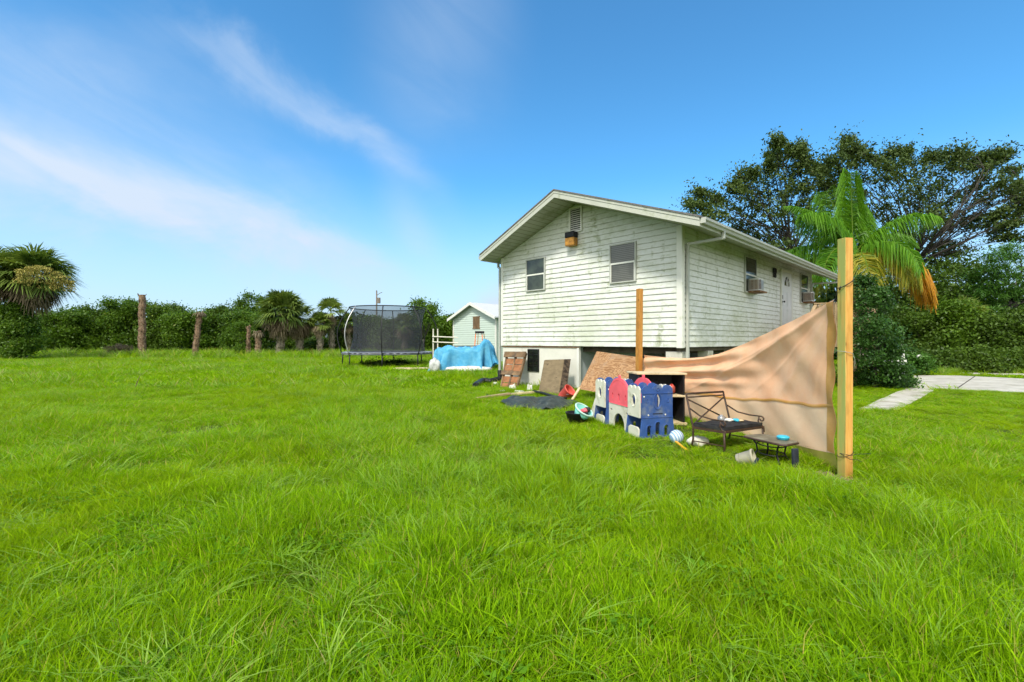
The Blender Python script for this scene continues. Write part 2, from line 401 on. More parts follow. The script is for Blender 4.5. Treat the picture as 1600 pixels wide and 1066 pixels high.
def leafmat(name, c1, c2, trans=.35, tintcol=None, rough=.5, pscale=.25, pcol=None, spec=.3):
    """c1..c2 by per-leaf tint attribute; optional third colour for the highest tints; patches by place"""
    m, t, b = newmat(name)
    a = t.node('ShaderNodeAttribute', attribute_name='tint').outputs['Fac']
    r = t.node('ShaderNodeObjectInfo').outputs['Random']
    k = t.math('ADD', t.math('MULTIPLY', a, .8), t.math('MULTIPLY', r, .2))
    c = t.mix(k, c1, c2)
    if tintcol: c = t.mix(t.ramp(a, .93, .97), c, tintcol)
    if pcol:
        c = t.mix(t.math('MULTIPLY', t.ramp(t.noise(t.pos(), pscale, 4, .6), .42, .66), .65), c, pcol)
        c = t.mix(t.math('MULTIPLY', t.ramp(t.noise(t.pos(), pscale*6, 4, .6), .50, .70), .36), c, tuple(x*.45 for x in c1))  # dark patches stand for shaded hollows, painted into the leaf colour
    t.l.new(c, b.inputs['Base Color']); b.inputs['Roughness'].default_value = rough; b.inputs['Specular IOR Level'].default_value = spec
    tr = t.node('ShaderNodeBsdfTranslucent'); t.l.new(t.mix(1, c, (1.15, 1.1, .6), 'MULTIPLY'), tr.inputs['Color'])
    mx = t.node('ShaderNodeMixShader'); mx.inputs[0].default_value = trans
    t.l.new(b.outputs[0], mx.inputs[1]); t.l.new(tr.outputs[0], mx.inputs[2]); t.l.new(mx.outputs[0], t.n['Material Output'].inputs['Surface'])
    return m
M['grass'] = leafmat('lawn grass', (.095, .225, .003), (.410, .690, .010), .42, (.50, .42, .10), .6, .22, (.31, .43, .004), spec=.04)
M['grasspale'] = leafmat('pale long grass', (.18, .36, .02), (.38, .55, .09), .4, (.54, .48, .20), .5, .4, (.20, .42, .02), spec=.2)
M['weed'] = leafmat('broad leaf weed', (.07, .20, .008), (.20, .40, .02), .35, None, .6, spec=.1)
M['leafdark'] = leafmat('dark shrub leaves', (.018, .050, .006), (.12, .21, .018), .3, (.18, .24, .03), .5)
M['leafmid'] = leafmat('mid green leaves', (.028, .080, .008), (.16, .28, .018), .35, (.26, .30, .04), .5)
M['leafoak'] = leafmat('oak leaves', (.022, .050, .008), (.120, .180, .038), .25, (.14, .12, .03), .6)
M['leafpine'] = leafmat('pine needles', (.030, .10, .012), (.12, .27, .03), .25, None, .5)
M['leafglossy'] = leafmat('glossy shrub leaves', (.018, .060, .010), (.080, .19, .030), .25, (.16, .28, .07), .4, spec=.3)
M['queen'] = leafmat('bright palm leaflets', (.050, .17, .010), (.20, .42, .03), .4, None, .4)
M['queenyellow'] = leafmat('yellow palm leaflets', (.42, .20, .010), (.80, .42, .03), .35, (.25, .10, .02), .5)
M['queenmix'] = leafmat('yellow green palm leaflets', (.12, .23, .02), (.48, .40, .04), .35, None, .5)
M['fan'] = leafmat('fan palm leaves', (.060, .12, .02), (.26, .34, .07), .3, None, .45)
M['fandead'] = leafmat('dead fan leaves', (.10, .075, .045), (.30, .25, .16), .2, (.38, .33, .24), .8)
M['fanfruit'] = leafmat('yellow palm flowers', (.30, .27, .07), (.56, .48, .14), .2, None, .8)
M['flower'] = mat('white blossom', (.75, .75, .70), .8, .05, 20)

# ------------------------------------------------------------ ground, walk, drive
def hfun(x, y):
    x = np.asarray(x, float); y = np.asarray(y, float)
    fade = np.exp(-((y-3.5)/5.5)**2)
    return fade*(.045*np.sin(x*.9+1.3)*np.sin(y*.8+.4)+.03*np.sin(x*1.9+y*1.4+.8)*np.sin(y*1.7-.6*x))

def build_ground():
    s = np.linspace(-1, 1, 181); xs = np.sign(s)*(np.abs(s)**3*600)+s*20
    ys = np.concatenate([np.linspace(-60, -2, 12), np.linspace(-1.5, 14, 90), np.geomspace(14.3, 900, 70)])
    XX, YY = np.meshgrid(xs, ys, indexing='ij'); ZZ = hfun(XX, YY)
    V = np.stack([XX, YY, ZZ], -1).reshape(-1, 3); n, m_ = len(xs), len(ys)
    i, j = np.meshgrid(np.arange(n-1), np.arange(m_-1), indexing='ij'); a = (i*m_+j).ravel()
    Q = np.stack([a, a+m_, a+m_+1, a+1], -1)
    m, t, b = newmat('lawn soil and thatch'); p = t.pos()
    c = t.mix(t.ramp(t.noise(p, 1.1, 6), .35, .65), (.035, .060, .006), (.075, .125, .008))
    c = t.mix(t.ramp(t.noise(p, 9, 5, .7), .56, .70), c, (.075, .065, .025))
    t.l.new(c, b.inputs['Base Color']); b.inputs['Roughness'].default_value = .95; bump(t, b, t.noise(p, 30, 5), .6, .03)
    o = new_obj('ground', np_mesh('ground', V, Q, True), m); tag(o, kind='structure')
build_ground()

def conc_mat():
    m, t, b = newmat('old pale concrete'); p = t.pos()
    c = t.mix(t.ramp(t.noise(p, 1.5, 6, .65), .3, .7), (.42, .40, .35), (.58, .56, .50))
    c = t.mix(t.ramp(t.noise(t.vmath('MULTIPLY', p, (.4, 1, 1)), 3, 6, .7), .48, .68), c, (.30, .28, .22))
    t.l.new(c, b.inputs['Base Color']); b.inputs['Roughness'].default_value = .9; bump(t, b, t.noise(p, 60, 4), .4, .01)
    return m
M['concrete'] = conc_mat()
def slab(name, pts, z=.035):
    mb = MB(); mb.prism([(p[0], p[1], -.05) for p in pts], None, (0, 0, z+.05)); o = mb.build(name, M['concrete'], bevel=.01); tag(o, kind='structure'); return o
g = Gd
WALK = [g(1338, 642), g(1402, 643), g(1472, 604), g(1425, 603)]
# stepped walk: individual slabs with joints
wk = MB(); n_ = 8
for i in range(n_):
    a0, a1 = i/n_, (i+1)/n_-.006
    L0, L1 = WALK[0].lerp(WALK[3], a0), WALK[0].lerp(WALK[3], a1); R0, R1 = WALK[1].lerp(WALK[2], a0), WALK[1].lerp(WALK[2], a1)
    dz = rnd.uniform(.022, .034)
    wk.prism([(q.x, q.y, -.05) for q in (L0, R0, R1, L1)], None, (0, 0, .05+dz))
tag(wk.build('path', M['concrete'], bevel=.008), kind='structure')
DRV = [g(1424.5, 606), g(1470, 609.5), g(1520, 611), g(1600, 615.5), g(1900, 632), g(1900, 601), g(1600, 593.5), g(1500, 588.5), g(1428, 587.5)]
slab('driveway', DRV, .04)
dj = MB()
jl = [g(1497, 608.2), g(1523, 590)]
dj.beam((jl[0].x, jl[0].y, .0425), (jl[1].x, jl[1].y, .0425), .03, .002)
tag(dj.build('driveway_joint', M['potin']), kind='structure')
RD = [g(1462, 581), g(1600, 585), g(1900, 594), g(1900, 599), g(1600, 588), g(1545, 586.4), g(1480, 583.4)]
slab('road', RD, .03)

# ------------------------------------------------------------ house
WT = 4.054; RZ = 5.19; SL = (RZ-WT)/(HW/2); SB = 1.256; RU = HW/2
def roofz(u): return RZ - SL*abs(u-RU)
ROW = .14
def lap_rows(mb, fr, lo, hi, umin, umax, topz=None, holes=(), lip=.024):
    """clapboards; fr(u, out, z) -> point; each row slopes outwards to its lower edge"""
    z = lo
    while z < hi-.005:
        z1 = min(z+ROW, hi)
        a0, a1, b0, b1 = umin(z), umax(z), umin(z1), umax(z1)
        if a1-a0 > .02:
            mb.add([fr(a0, lip, z), fr(a1, lip, z), fr(max(b1, b0), .004, z1), fr(b0, .004, z1),
                    fr(a0, 0, z), fr(a1, 0, z)], [(0, 1, 2, 3), (4, 5, 1, 0)])
        z = z1
house = thing('raised_house', H(RU, 5.5, 0), 'raised white house with mildewed lap siding and a low gable roof', 'house')
# wall cores
mb = MB(); TH = .10
mb.box(0, HW, .0, TH, SB, WT, lambda u, t, z: H(u, t, z))
mb.prism([H(0, .001, WT), H(HW, .001, WT), H(RU, .001, RZ)], None, HD*(TH-.002))
lap_rows(mb, lambda u, o, z: H(u, -o-.002, z), SB, RZ, lambda z: max(.05, RU-(RZ-z)/SL) if z > WT-.05 else .05,
         lambda z: min(HW-.05, RU+(RZ-z)/SL) if z > WT-.05 else HW-.05)
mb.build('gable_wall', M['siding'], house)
mb = MB(); mb.box(HW-TH, HW, TH+.002, HLEN, SB, WT, H)
lap_rows(mb, lambda u, o, z: H(HW+o+.002, u, z), SB, WT-.03, lambda z: .05, lambda z: HLEN-.05)
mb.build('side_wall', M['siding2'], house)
mb = MB(); mb.box(0, TH, TH+.002, HLEN, SB, WT, H); mb.box(TH+.002, HW-TH-.002, HLEN-TH, HLEN, SB, WT, H)
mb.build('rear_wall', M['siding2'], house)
# corner trim
mb = MB(); mb.box(-.012, .085, -.034, .0, SB-.01, WT+.02, H)
mb.build('corner_trim', M['whitepaint'], house, bevel=.006)
mb = MB(); mb.box(HW-.105, HW+.030, -.036, -.003, SB-.02, WT+.0, H); mb.box(HW+.003, HW+.034, -.002, .10, SB-.02, WT, H)
mb.build('corner_trim', M['whitepaint'], house, bevel=.006)
mb = MB(); mb.box(HW+.003, HW+.034, HLEN-.11, HLEN+.0, SB-.02, WT, H); mb.build('corner_trim', M['whitepaint'], house, bevel=.006)
# floor and beams under
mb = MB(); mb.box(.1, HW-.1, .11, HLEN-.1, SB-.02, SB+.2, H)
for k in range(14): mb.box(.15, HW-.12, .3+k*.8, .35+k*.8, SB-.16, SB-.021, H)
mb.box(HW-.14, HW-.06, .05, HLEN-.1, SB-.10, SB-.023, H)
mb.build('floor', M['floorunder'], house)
# roof
OVL, OVM, OVR = .70, .93, .95; UL, UR = -.25, HW+.84; TB = HLEN+.3
def rf(u): return -(OVL+(OVM-OVL)*(u-UL)/(RU-UL)) if u < RU else -(OVM+(OVR-OVM)*(u-RU)/(UR-RU))
def slabroof(u0, u1, dz0, dz1, tf=0, tb=TB):
    m_ = MB()
    m_.hexa([H(u0, rf(u0)+tf, roofz(u0)+dz0), H(u1, rf(u1)+tf, roofz(u1)+dz0), H(u1, tb, roofz(u1)+dz0), H(u0, tb, roofz(u0)+dz0),
             H(u0, rf(u0)+tf, roofz(u0)+dz1), H(u1, rf(u1)+tf, roofz(u1)+dz1), H(u1, tb, roofz(u1)+dz1), H(u0, tb, roofz(u0)+dz1)])
    return m_
mb = slabroof(UL-.03, RU, .165, .20, -.03); m2 = slabroof(RU, UR+.03, .165, .20, -.03); mb.add(m2.v, m2.f)
roof = mb.build('roof', M['shingle'], house)
mb = slabroof(UL+.02, RU, 0, .02, .02); m2 = slabroof(RU, UR-.02, 0, .02, .02); mb.add(m2.v, m2.f)
mb.build('soffit', M['soffit'], house)
mb = MB()
for (u0, u1) in ((UL, RU), (RU, UR)):
    t0, t1 = rf(u0), rf(u1); z0, z1 = roofz(u0), roofz(u1)
    mb.hexa([H(u0, t0, z0-.02), H(u1, t1, z1-.02), H(u1, t1+.02, z1-.02), H(u0, t0+.02, z0-.02),
             H(u0, t0, z0+.164), H(u1, t1, z1+.164), H(u1, t1+.02, z1+.164), H(u0, t0+.02, z0+.164)])
    mb.hexa([H(u0, t0-.012, z0+.10), H(u1, t1-.012, z1+.10), H(u1, t1-.001, z1+.10), H(u0, t0-.001, z0+.10),
             H(u0, t0-.012, z0+.163), H(u1, t1-.012, z1+.163), H(u1, t1-.001, z1+.163), H(u0, t0-.001, z0+.163)])
mb.build('rake_fascia', M['fascia'], house)
mb = MB(); zr = roofz(UR); zl = roofz(UL)
mb.box(UR-.02, UR, rf(UR)+.021, TB, zr-.02, zr+.16, H); mb.box(UL, UL+.02, rf(UL)+.021, TB, zl-.02, zl+.16, H)
mb.build('eave_fascia', M['fascia'], house)
def gutter(u, sgn, t0, t1, z):
    m_ = MB(); prof = [(0, .0), (0, -.115), (.07, -.115), (.085, -.07), (.115, -.045), (.12, 0), (.112, 0), (.105, -.040), (.078, -.062), (.062, -.107), (.008, -.107), (.008, 0)]
    m_.prism([H(u+sgn*(a+.002), t0, z+b_) for a, b_ in prof], None, HD*(t1-t0))
    for te in (t0-.006, t1): m_.box(u+sgn*.002, u+sgn*.116, te, te+.006, z-.112, z, H)
    return m_
gutter(UR, 1, rf(UR)+.03, TB-.05, zr+.15).build('gutter', M['gutter'], house)
gutter(UL, -1, rf(UL)+.03, TB-.05, zl+.15).build('gutter', M['gutter'], house)
def downspout(name_pts, wd=.075, th=.06):
    m_ = MB(); pts = [Vector(p) for p in name_pts]
    for a, b_ in zip(pts[:-1], pts[1:]):
        d_ = (b_-a).normalized(); m_.beam(a-d_*.015, b_+d_*.015, wd, th, up=HG if abs(d_.z) > .9 else (0, 0, 1))
    return m_
downspout([H(UR+.05, .15, zr+.04), H(UR+.04, .15, zr-.10), H(HW+.10, .18, WT-.42), H(HW+.065, .18, WT-.55), H(HW+.065, .18, .25)]).build('downspout', M['gutter'], house, bevel=.01)
downspout([H(UR+.05, TB-.25, zr+.04), H(UR+.04, TB-.25, zr-.10), H(HW+.10, HLEN-.18, WT-.42), H(HW+.065, HLEN-.18, WT-.55), H(HW+.065, HLEN-.18, .2)]).build('downspout', M['gutter'], house, bevel=.01)
downspout([H(UL-.05, .12, zl+.04), H(UL-.05, .12, zl-.12), H(-.11, .03, zl-.20), H(-.115, .02, zl-.28), H(-.115, .02, .42)]).build('downspout', M['gutter'], house, bevel=.01)
# windows on the gable
def gable_u(px):     # u on gable wall plane for pixel column
    r = (px-800)/F; return (r*14.93+.33)/(.694+.72*r)
def side_t(px):
    r = (px-800)/F; c = H(HW, 0, 0); return (r*c.y-c.x)/(.72-.694*r)
def zat(u, t, py): return Z(py, H(u, t, 0).y)
def window(fr, u0, u1, z0, z1, glassmats, sash=True):
    m_ = MB(); wd = .036
    for a in ((u0-wd, u1+wd, z0-wd, z0), (u0-wd, u1+wd, z1, z1+wd), (u0-wd, u0, z0, z1), (u1, u1+wd, z0, z1)):
        m_.box(a[0], a[1], .003, .05, a[2], a[3], fr)
    o = m_.build('window', M['gutter'], house, bevel=.004)
    zm = (z0+z1)/2
    m_ = MB(); m_.box(u0, u1, .003, .026, z0, zm, fr); m_.build('pane', glassmats[0], o)
    m_ = MB(); m_.box(u0, u1, .003, .032, zm, z1, fr); m_.build('pane', glassmats[1], o)
    m_ = MB(); m_.box(u0, u1, .033, .046, zm-.022, zm+.022, fr)
    for a in ((u0, u0+.02, z0, z1), (u1-.02, u1, z0, z1)): m_.box(a[0], a[1], .033, .043, a[2], a[3] if a[3] < zm else zm-.024, fr)
    m_.build('sash', M['whitepaint'], o)
    return o
frg = lambda u, o, z: H(u, -.018-o, z)
frs = lambda t, o, z: H(HW+.018+o, t, z)
u0, u1 = gable_u(825), gable_u(852); um = (u0+u1)/2
window(frg, u0, u1, zat(um, 0, 453), zat(um, 0, 406), (M['glass'], M['glass']))
u0, u1 = gable_u(956), gable_u(993.5); um = (u0+u1)/2
window(frg, u0, u1, zat(um, 0, 440), zat(um, 0, 382.5), (M['blind'], M['blind']))
# gable vent
uv0, uv1 = gable_u(893), gable_u(909); uvm = (uv0+uv1)/2; vz0, vz1 = zat(uvm, 0, 361), zat(uvm, 0, 326)
m_ = MB()
for a in ((uv0-.04, uv1+.04, vz0-.04, vz0), (uv0-.04, uv1+.04, vz1, vz1+.04), (uv0-.04, uv0, vz0, vz1), (uv1, uv1+.04, vz0, vz1)): m_.box(a[0], a[1], .003, .045, a[2], a[3], frg)
vent = m_.build('gable_vent', M['whitepaint'], house)
m_ = MB(); m_.box(uv0, uv1, .003, .01, vz0, vz1, frg); m_.build('vent_screen', M['black'], vent)
m_ = MB(); k = 11
for i in range(k):
    z = vz0+(i+.25)*(vz1-vz0)/k; m_.hexa([frg(uv0, .042, z), frg(uv1, .042, z), frg(uv1, .014, z+.028), frg(uv0, .014, z+.028), frg(uv0, .042, z+.008), frg(uv1, .042, z+.008), frg(uv1, .014, z+.036), frg(uv0, .014, z+.036)])
m_.build('louvre', M['whitepaint'], vent)
# old amber lamp box under the vent
um = gable_u(897); zb, zm_, zt = zat(um, 0, 385.5), zat(um, 0, 373), zat(um, 0, 364)
m_ = MB(); m_.box(um-.155, um+.155, .012, .20, zb, zm_, frg); lb = m_.build('wall_lamp', M['lampbox'], house, bevel=.02)
m_ = MB(); m_.box(um-.16, um+.16, .012, .205, zm_+.001, zt, frg); m_.build('lamp_hood', M['black'], lb, bevel=.02)
# side wall windows, air conditioners, door
def ac(tm, z0, depth=.42, wdt=.52, ht=.36):
    m_ = MB(); m_.box(tm-wdt/2, tm+wdt/2, .02, depth, z0, z0+ht, frs); o = m_.build('air_conditioner', M['acwhite'], house, bevel=.015)
    m_ = MB()
    for i in range(9): m_.box(tm-wdt/2-.006, tm-wdt/2-.001, .06+i*.036, .078+i*.036, z0+.04, z0+ht-.05, frs)
    m_.build('side_grille', M['rust'], o)
    m_ = MB(); m_.box(tm-wdt/2+.05, tm+wdt/2-.05, depth+.001, depth+.006, z0+.05, z0+ht-.05, frs)
    for i in range(12): m_.box(tm-wdt/2+.05, tm+wdt/2-.05, depth+.007, depth+.014, z0+.055+i*.0215, z0+.065+i*.0215, frs)
    m_.build('rear_grille', M['greymetal'], o)
    m_ = MB(); m_.box(tm-.30, tm+.30, .02, .36, z0-.05, z0-.004, frs); m_.build('drip_tray', M['rust'], o)
for (pa, pb, yt, yb, ysill, acx, acy) in ((1162, 1178.5, 404, 457, 453, 1171, 453), (1249, 1259.5, 430, 473, 471, 1254, 471)):
    t0, t1 = side_t(pa), side_t(pb); tm = (t0+t1)/2
    zt_, zb_ = zat(HW, tm, yt), zat(HW, tm, yb)
    window(frs, t0, t1, zb_, zt_, (M['glassdark'], M['glassdark']))
    ac((t0+t1)/2+.04, zb_+.02, .30, .44, .36)
t0, t1 = side_t(1219), side_t(1234.5); tm = (t0+t1)/2; dz1 = zat(HW, tm, 426); dz0 = dz1-2.02
m_ = MB()
for a in ((t0-.07, t0, dz0, dz1+.07), (t1, t1+.07, dz0, dz1+.07), (t0, t1, dz1, dz1+.07)): m_.box(a[0], a[1], .003, .05, a[2], a[3], frs)
m_.build('door_frame', M['whitepaint'], house)
m_ = MB(); m_.box(t0, t1, .004, .032, dz0, dz1, frs)
for (a, b_, c, d_) in ((.1, .44, .12, .75), (.56, .9, .12, .75), (.1, .44, .85, 1.35), (.56, .9, .85, 1.35)):
    wdt = t1-t0
    for (e, f_, h0, h1) in ((a, b_, c, c+.02), (a, b_, d_-.02, d_), (a, a+.02, c+.02, d_-.02), (b_-.02, b_, c+.02, d_-.02)):
        m_.box(t0+e*wdt, t0+f_*wdt, .033, .040, dz0+h0, dz0+h1, frs)
door = m_.build('door', M['doorwhite'], house)
m_ = MB(); cz = dz1-.47; R_ = .27
arc = [(tm+R_*math.cos(a), cz+R_*1.15*math.sin(a)) for a in [math.pi*i/12 for i in range(13)]]
m_.prism([frs(a, .034, b_) for a, b_ in arc], None, HG*.006); m_.build('fanlight', M['glassdark'], door)
m_ = MB()
for an in (45, 90, 135):
    a = math.radians(an); m_.beam(frs(tm, .045, cz), frs(tm+R_*math.cos(a), .045, cz+R_*1.15*math.sin(a)), .02, .02)
m_.tube([frs(tm+.12*math.cos(a), .045, cz+.14*math.sin(a)) for a in [math.pi*i/8 for i in range(9)]], .01, 5)
m_.build('fanlight_bars', M['doorwhite'], door)
m_ = MB(); hp = frs(t0+.07, .07, dz0+.98); m_.lathe(frs(t0+.07, .033, dz0+.98), [(.028, 0), (.03, .01), (.012, .02), (.012, .04), (.032, .05), (.03, .075), (.0, .085)], 10, HG)
m_.build('handle', M['black'], door); m_ = MB(); m_.box(t0+.045, t0+.095, .033, .045, dz0+1.08, dz0+1.2, frs); m_.build('door_lock', M['black'], door)
# wrought butterfly beside the door
tb_ = side_t(1208); zb_ = zat(HW, tb_, 427)
bf = thing('wall_butterfly', frs(tb_, .03, zb_), 'black metal butterfly ornament hung on the side wall beside the door', 'wall ornament')
m_ = MB()
for (sx_, sz_, w_, h_) in ((-.08, .07, .07, .09), (.08, .07, .07, .09), (-.06, -.07, .05, .07), (.06, -.07, .05, .07)):
    m_.tube([frs(tb_+sx_+w_*math.cos(a), .035, zb_+sz_+h_*math.sin(a)) for a in [2*math.pi*i/12 for i in range(12)]], .018, 5, closed=True)
    m_.prism([frs(tb_+sx_+w_*.6*math.cos(a), .03, zb_+sz_+h_*.6*math.sin(a)) for a in [2*math.pi*i/10 for i in range(10)]], None, HG*.008)
m_.build('wings', M['black'], bf)
m_ = MB(); m_.tube([frs(tb_, .045, zb_-.13), frs(tb_, .05, zb_), frs(tb_, .045, zb_+.14)], [.012, .026, .012], 6); m_.build('body', M['black'], bf)
# foundation block under the left half, recess, piers
UE = gable_u(901)
mb = MB(); mb.box(.03, UE, .02, .16, -.1, SB-.015, H); mb.box(.03, .15, .162, HLEN-.1, -.1, SB-.015, H)
mb.build('foundation_wall', M['concrete_wall'], house)
mb = MB(); mb.box(UE+.002, UE+.075, .0, .10, -.1, SB-.01, H); mb.build('corner_post', M['whitepaint'], house, bevel=.005)
mb = MB(); mb.box(UE-.06, UE-.002, .162, .95, -.1, SB-.015, H); mb.box(UE-.06, UE+1.3, .952, 1.0, -.1, SB-.015, H)
mb.box(UE-.06, UE-.002, 1.002, HLEN-.2, -.1, SB-.018, H)
mb.build('recess_wall', M['bluewall'], house)
mb = MB(); mb.box(-.01, UE+.1, -.010, .0, SB-.04, SB-.012, H); mb.build('sill_strip', M['rust'], house)
wu0, wu1 = gable_u(824.5), gable_u(842); wum = (wu0+wu1)/2; wz1, wz0 = zat(wum, 0, 545.5), zat(wum, 0, 580.5)
frf = lambda u, o, z: H(u, .018-o, z)
mb = MB()
for a in ((wu0, wu1, wz0, wz0+.03), (wu0, wu1, wz1-.03, wz1), (wu0, wu0+.03, wz0+.03, wz1-.03), (wu1-.03, wu1, wz0+.03, wz1-.03)): mb.box(a[0], a[1], .001, .03, a[2], a[3], frf)
fw = mb.build('foundation_window', M['black'], house)
mb = MB(); mb.box(wu0+.031, wu1-.031, .001, .012, wz0+.031, wz1-.031, frf); mb.build('pane', M['glassdark'], fw)
mb = MB()
for i in range(1, 4): z = wz0+(wz1-wz0)*i/4; mb.box(wu0+.031, wu1-.031, .013, .02, z-.006, z+.006, frf)
mb.box(wum-.006, wum+.006, .021, .028, wz0+.031, wz1-.031, frf); mb.build('glazing_bars', M['blackmetal'], fw)
def pier(u0, u1, t0, t1): m_ = MB(); m_.box(u0, u1, t0, t1, -.1, SB-.17, H); m_.build('pier', M['pier'], house, bevel=.01)
def pier2(u0, u1, t0, t1): m_ = MB(); m_.box(u0, u1, t0, t1, -.1, SB-.103, H); m_.build('pier', M['pier'], house, bevel=.01)
pier2(HW-.42, HW-.02, .06, .36)
for t_ in (1.5, 2.9, 4.6, 6.4, 8.4, 10.4): pier2(HW-.30, HW-.02, t_, t_+.30)
for t_ in (3.2, 6.4, 9.6): pier(3.9, 4.2, t_, t_+.3)

# ------------------------------------------------------------ deck and stair at the side door
DK = 1.46
deck = thing('deck', H(HW+1, 8, 0), 'tan wooden deck and stair rail at the side door, behind the peach cloth', 'deck')
DT0, DT1, DG = 7.0, 10.4, 2.05
fd = lambda o, t, z: H(HW+.04+o, t, z)
mb = MB()
for i in range(15): mb.box(0, DG, DT0+i*.226, DT0+i*.226+.218, DK-.035, DK, fd)
mb.box(0, DG, DT0-.04, DT0-.002, DK-.22, DK-.002, fd); mb.box(DG, DG+.04, DT0-.04, DT1, DK-.22, DK, fd)
mb.build('deck_floor', M['deckwood'], deck)
for (o_, t_) in ((1.0, DT0-.02), (DG-.05, DT0-.02), (DG-.05, 8.7), (DG-.05, DT1-.1)):
    m_ = MB(); m_.box(o_, o_+.09, t_-.085, t_+.002, -.05, 2.56, fd); m_.build('deck_post', M['deckwood'], deck, bevel=.005)
mb = MB(); mb.box(1.0, DG+.06, DT0-.13, DT0+.01, 2.562, 2.60, fd); mb.box(DG-.08, DG+.06, DT0+.012, DT1, 2.562, 2.60, fd)
k = 0
o_ = 1.12
while o_ < DG-.08: mb.box(o_, o_+.085, DT0-.125, DT0-.09, DK-.24, 2.55, fd); o_ += .105
t_ = DT0+.1
while t_ < DT1: mb.box(DG+.042, DG+.075, t_, t_+.04, DK-.2, 2.55, fd); t_ += .13
mb.build('railing', M['deckwood'], deck)
mb = MB()
for (o_) in (.05, 1.02): mb.beam(fd(o_, DT0-.04, DK-.14), fd(o_, DT0-2.6, .12), .04, .22)
for i in range(7): mb.box(.07, 1.0, DT0-.05-(i+1)*.33, DT0-.05-i*.33-.03, DK-.19*(i+1)-.035, DK-.19*(i+1), fd)
mb.build('stair', M['deckwood'], deck)
mb = MB()
mb.beam(fd(1.04, DT0-.08, 2.54), fd(1.04, DT0-2.7, 1.05), .09, .04); mb.beam(fd(1.04, DT0-.08, 2.40), fd(1.04, DT0-2.7, .91), .04, .09)
for i in range(9):
    t_ = DT0-.3-i*.27; z = 2.54-(DT0-.08-t_)*.569; mb.box(1.02, 1.055, t_-.02, t_+.02, z-.98, z-.03, fd)
mb.box(.995, 1.085, DT0-2.75, DT0-2.66, -.05, 1.2, fd)
mb.build('handrail', M['deckwood'], deck)

# ------------------------------------------------------------ shed
SM = Vector((X(740, 29), 29, 0))
def S(u, t, z): p = SM+HG*u+HD*t; return Vector((p.x, p.y, z))
shed = thing('shed', SM, 'small pale green shed with a pale gable roof beyond the blue tarp', 'shed')
sw, ez, pz = 2.08, 2.86, 3.72
mb = MB(); mb.prism([S(-sw, .02, -.1), S(sw, .02, -.1), S(sw, .02, ez), S(0, .02, pz), S(-sw, .02, ez)], None, HD*5)
lap_rows(mb, lambda u, o, z: S(u, -o, z), 0, pz-.02, lambda z: -sw+.04 if z < ez else -(pz-z)/(pz-ez)*sw, lambda z: sw-.04 if z < ez else (pz-z)/(pz-ez)*sw)
mb.build('wall', M['siding3'], shed)
for s_ in (-1, 1):
    mb = MB(); s0 = (pz-ez)/sw; ue = s_*(sw+.28)
    za = pz+.02; zb_ = pz-s0*(sw+.28)+.02
    mb.hexa([S(0, -.32, za), S(ue, -.32, zb_), S(ue, 5.3, zb_), S(0, 5.3, za), S(0, -.32, za+.08), S(ue, -.32, zb_+.08), S(ue, 5.3, zb_+.08), S(0, 5.3, za+.08)])
    mb.build('roof', M['shingle_pale'], shed)
    mb = MB(); mb.hexa([S(0, -.345, za-.09), S(ue, -.345, zb_-.09), S(ue, -.322, zb_-.09), S(0, -.322, za-.09), S(0, -.345, za+.09), S(ue, -.345, zb_+.09), S(ue, -.322, zb_+.09), S(0, -.322, za+.09)])
    mb.build('fascia', M['whitepaint'], shed)
    mb = MB(); mb.box(s_*sw-.05, s_*sw+.05, -.03, .05, 0, ez-.05, S); mb.build('corner_trim', M['whitepaint'], shed)
cu = .30
mb = MB(); mb.box(cu-.32, cu+.32, -.04, -.022, Z(513, 28.8), Z(495.5, 28.8), S); sh = mb.build('shutter', M['oldwood'], shed)
for (a, b_, c, d_) in ((-.36, .36, -.04, 0), (-.36, .36, 0, .04)):
    z = Z(513, 28.8) if c < 0 else Z(495.5, 28.8); mb = MB(); mb.box(cu+a, cu+b_, -.05, -.02, z+c, z+d_, S); mb.build('shutter_trim', M['oldwood'], sh)

# ------------------------------------------------------------ posts and peach cloth
PA = Vector((X(998, 9.8), 9.8, 0)); PB = Vector((X(1320.5, 4.62), 4.62, 0))
mb = MB(); th = math.radians(20)
def rotbox(m_, c, hx, hy, z0, z1, an, lean=(0, 0)):
    ca_, sa_ = math.cos(an), math.sin(an)
    q = [(-hx, -hy), (hx, -hy), (hx, hy), (-hx, hy)]
    lo = [(c[0]+a*ca_-b_*sa_, c[1]+a*sa_+b_*ca_, z0) for a, b_ in q]
    hi = [(c[0]+a*ca_-b_*sa_+lean[0], c[1]+a*sa_+b_*ca_+lean[1], z1) for a, b_ in q]
    return m_.hexa(lo+hi)
def subpost(c, hw_, z1, an, lean=(0, 0)):
    m_ = MB(); n = 10
    ca_, sa_ = math.cos(an), math.sin(an); vs = []
    for i in range(n+1):
        z = -.3+(z1+.3)*i/n; f = (z/z1); j = rnd.uniform(-.0015, .0015)
        for a, b_ in ((-1, -1), (1, -1), (1, 1), (-1, 1)):
            a *= hw_; b_ *= hw_; vs.append((c[0]+a*ca_-b_*sa_+lean[0]*f+j, c[1]+a*sa_+b_*ca_+lean[1]*f, z))
    fs = [(i*4+k, i*4+(k+1) % 4, (i+1)*4+(k+1) % 4, (i+1)*4+k) for i in range(n) for k in range(4)]+[(n*4, n*4+1, n*4+2, n*4+3)]
    return m_.add(vs, fs)
def lone(m_, name, mt, label, cat, group=None, bevel=0, smooth=False):
    """a one-mesh thing"""
    o = m_.build(name, mt, None, smooth, bevel); return tag(o, label, cat, group)
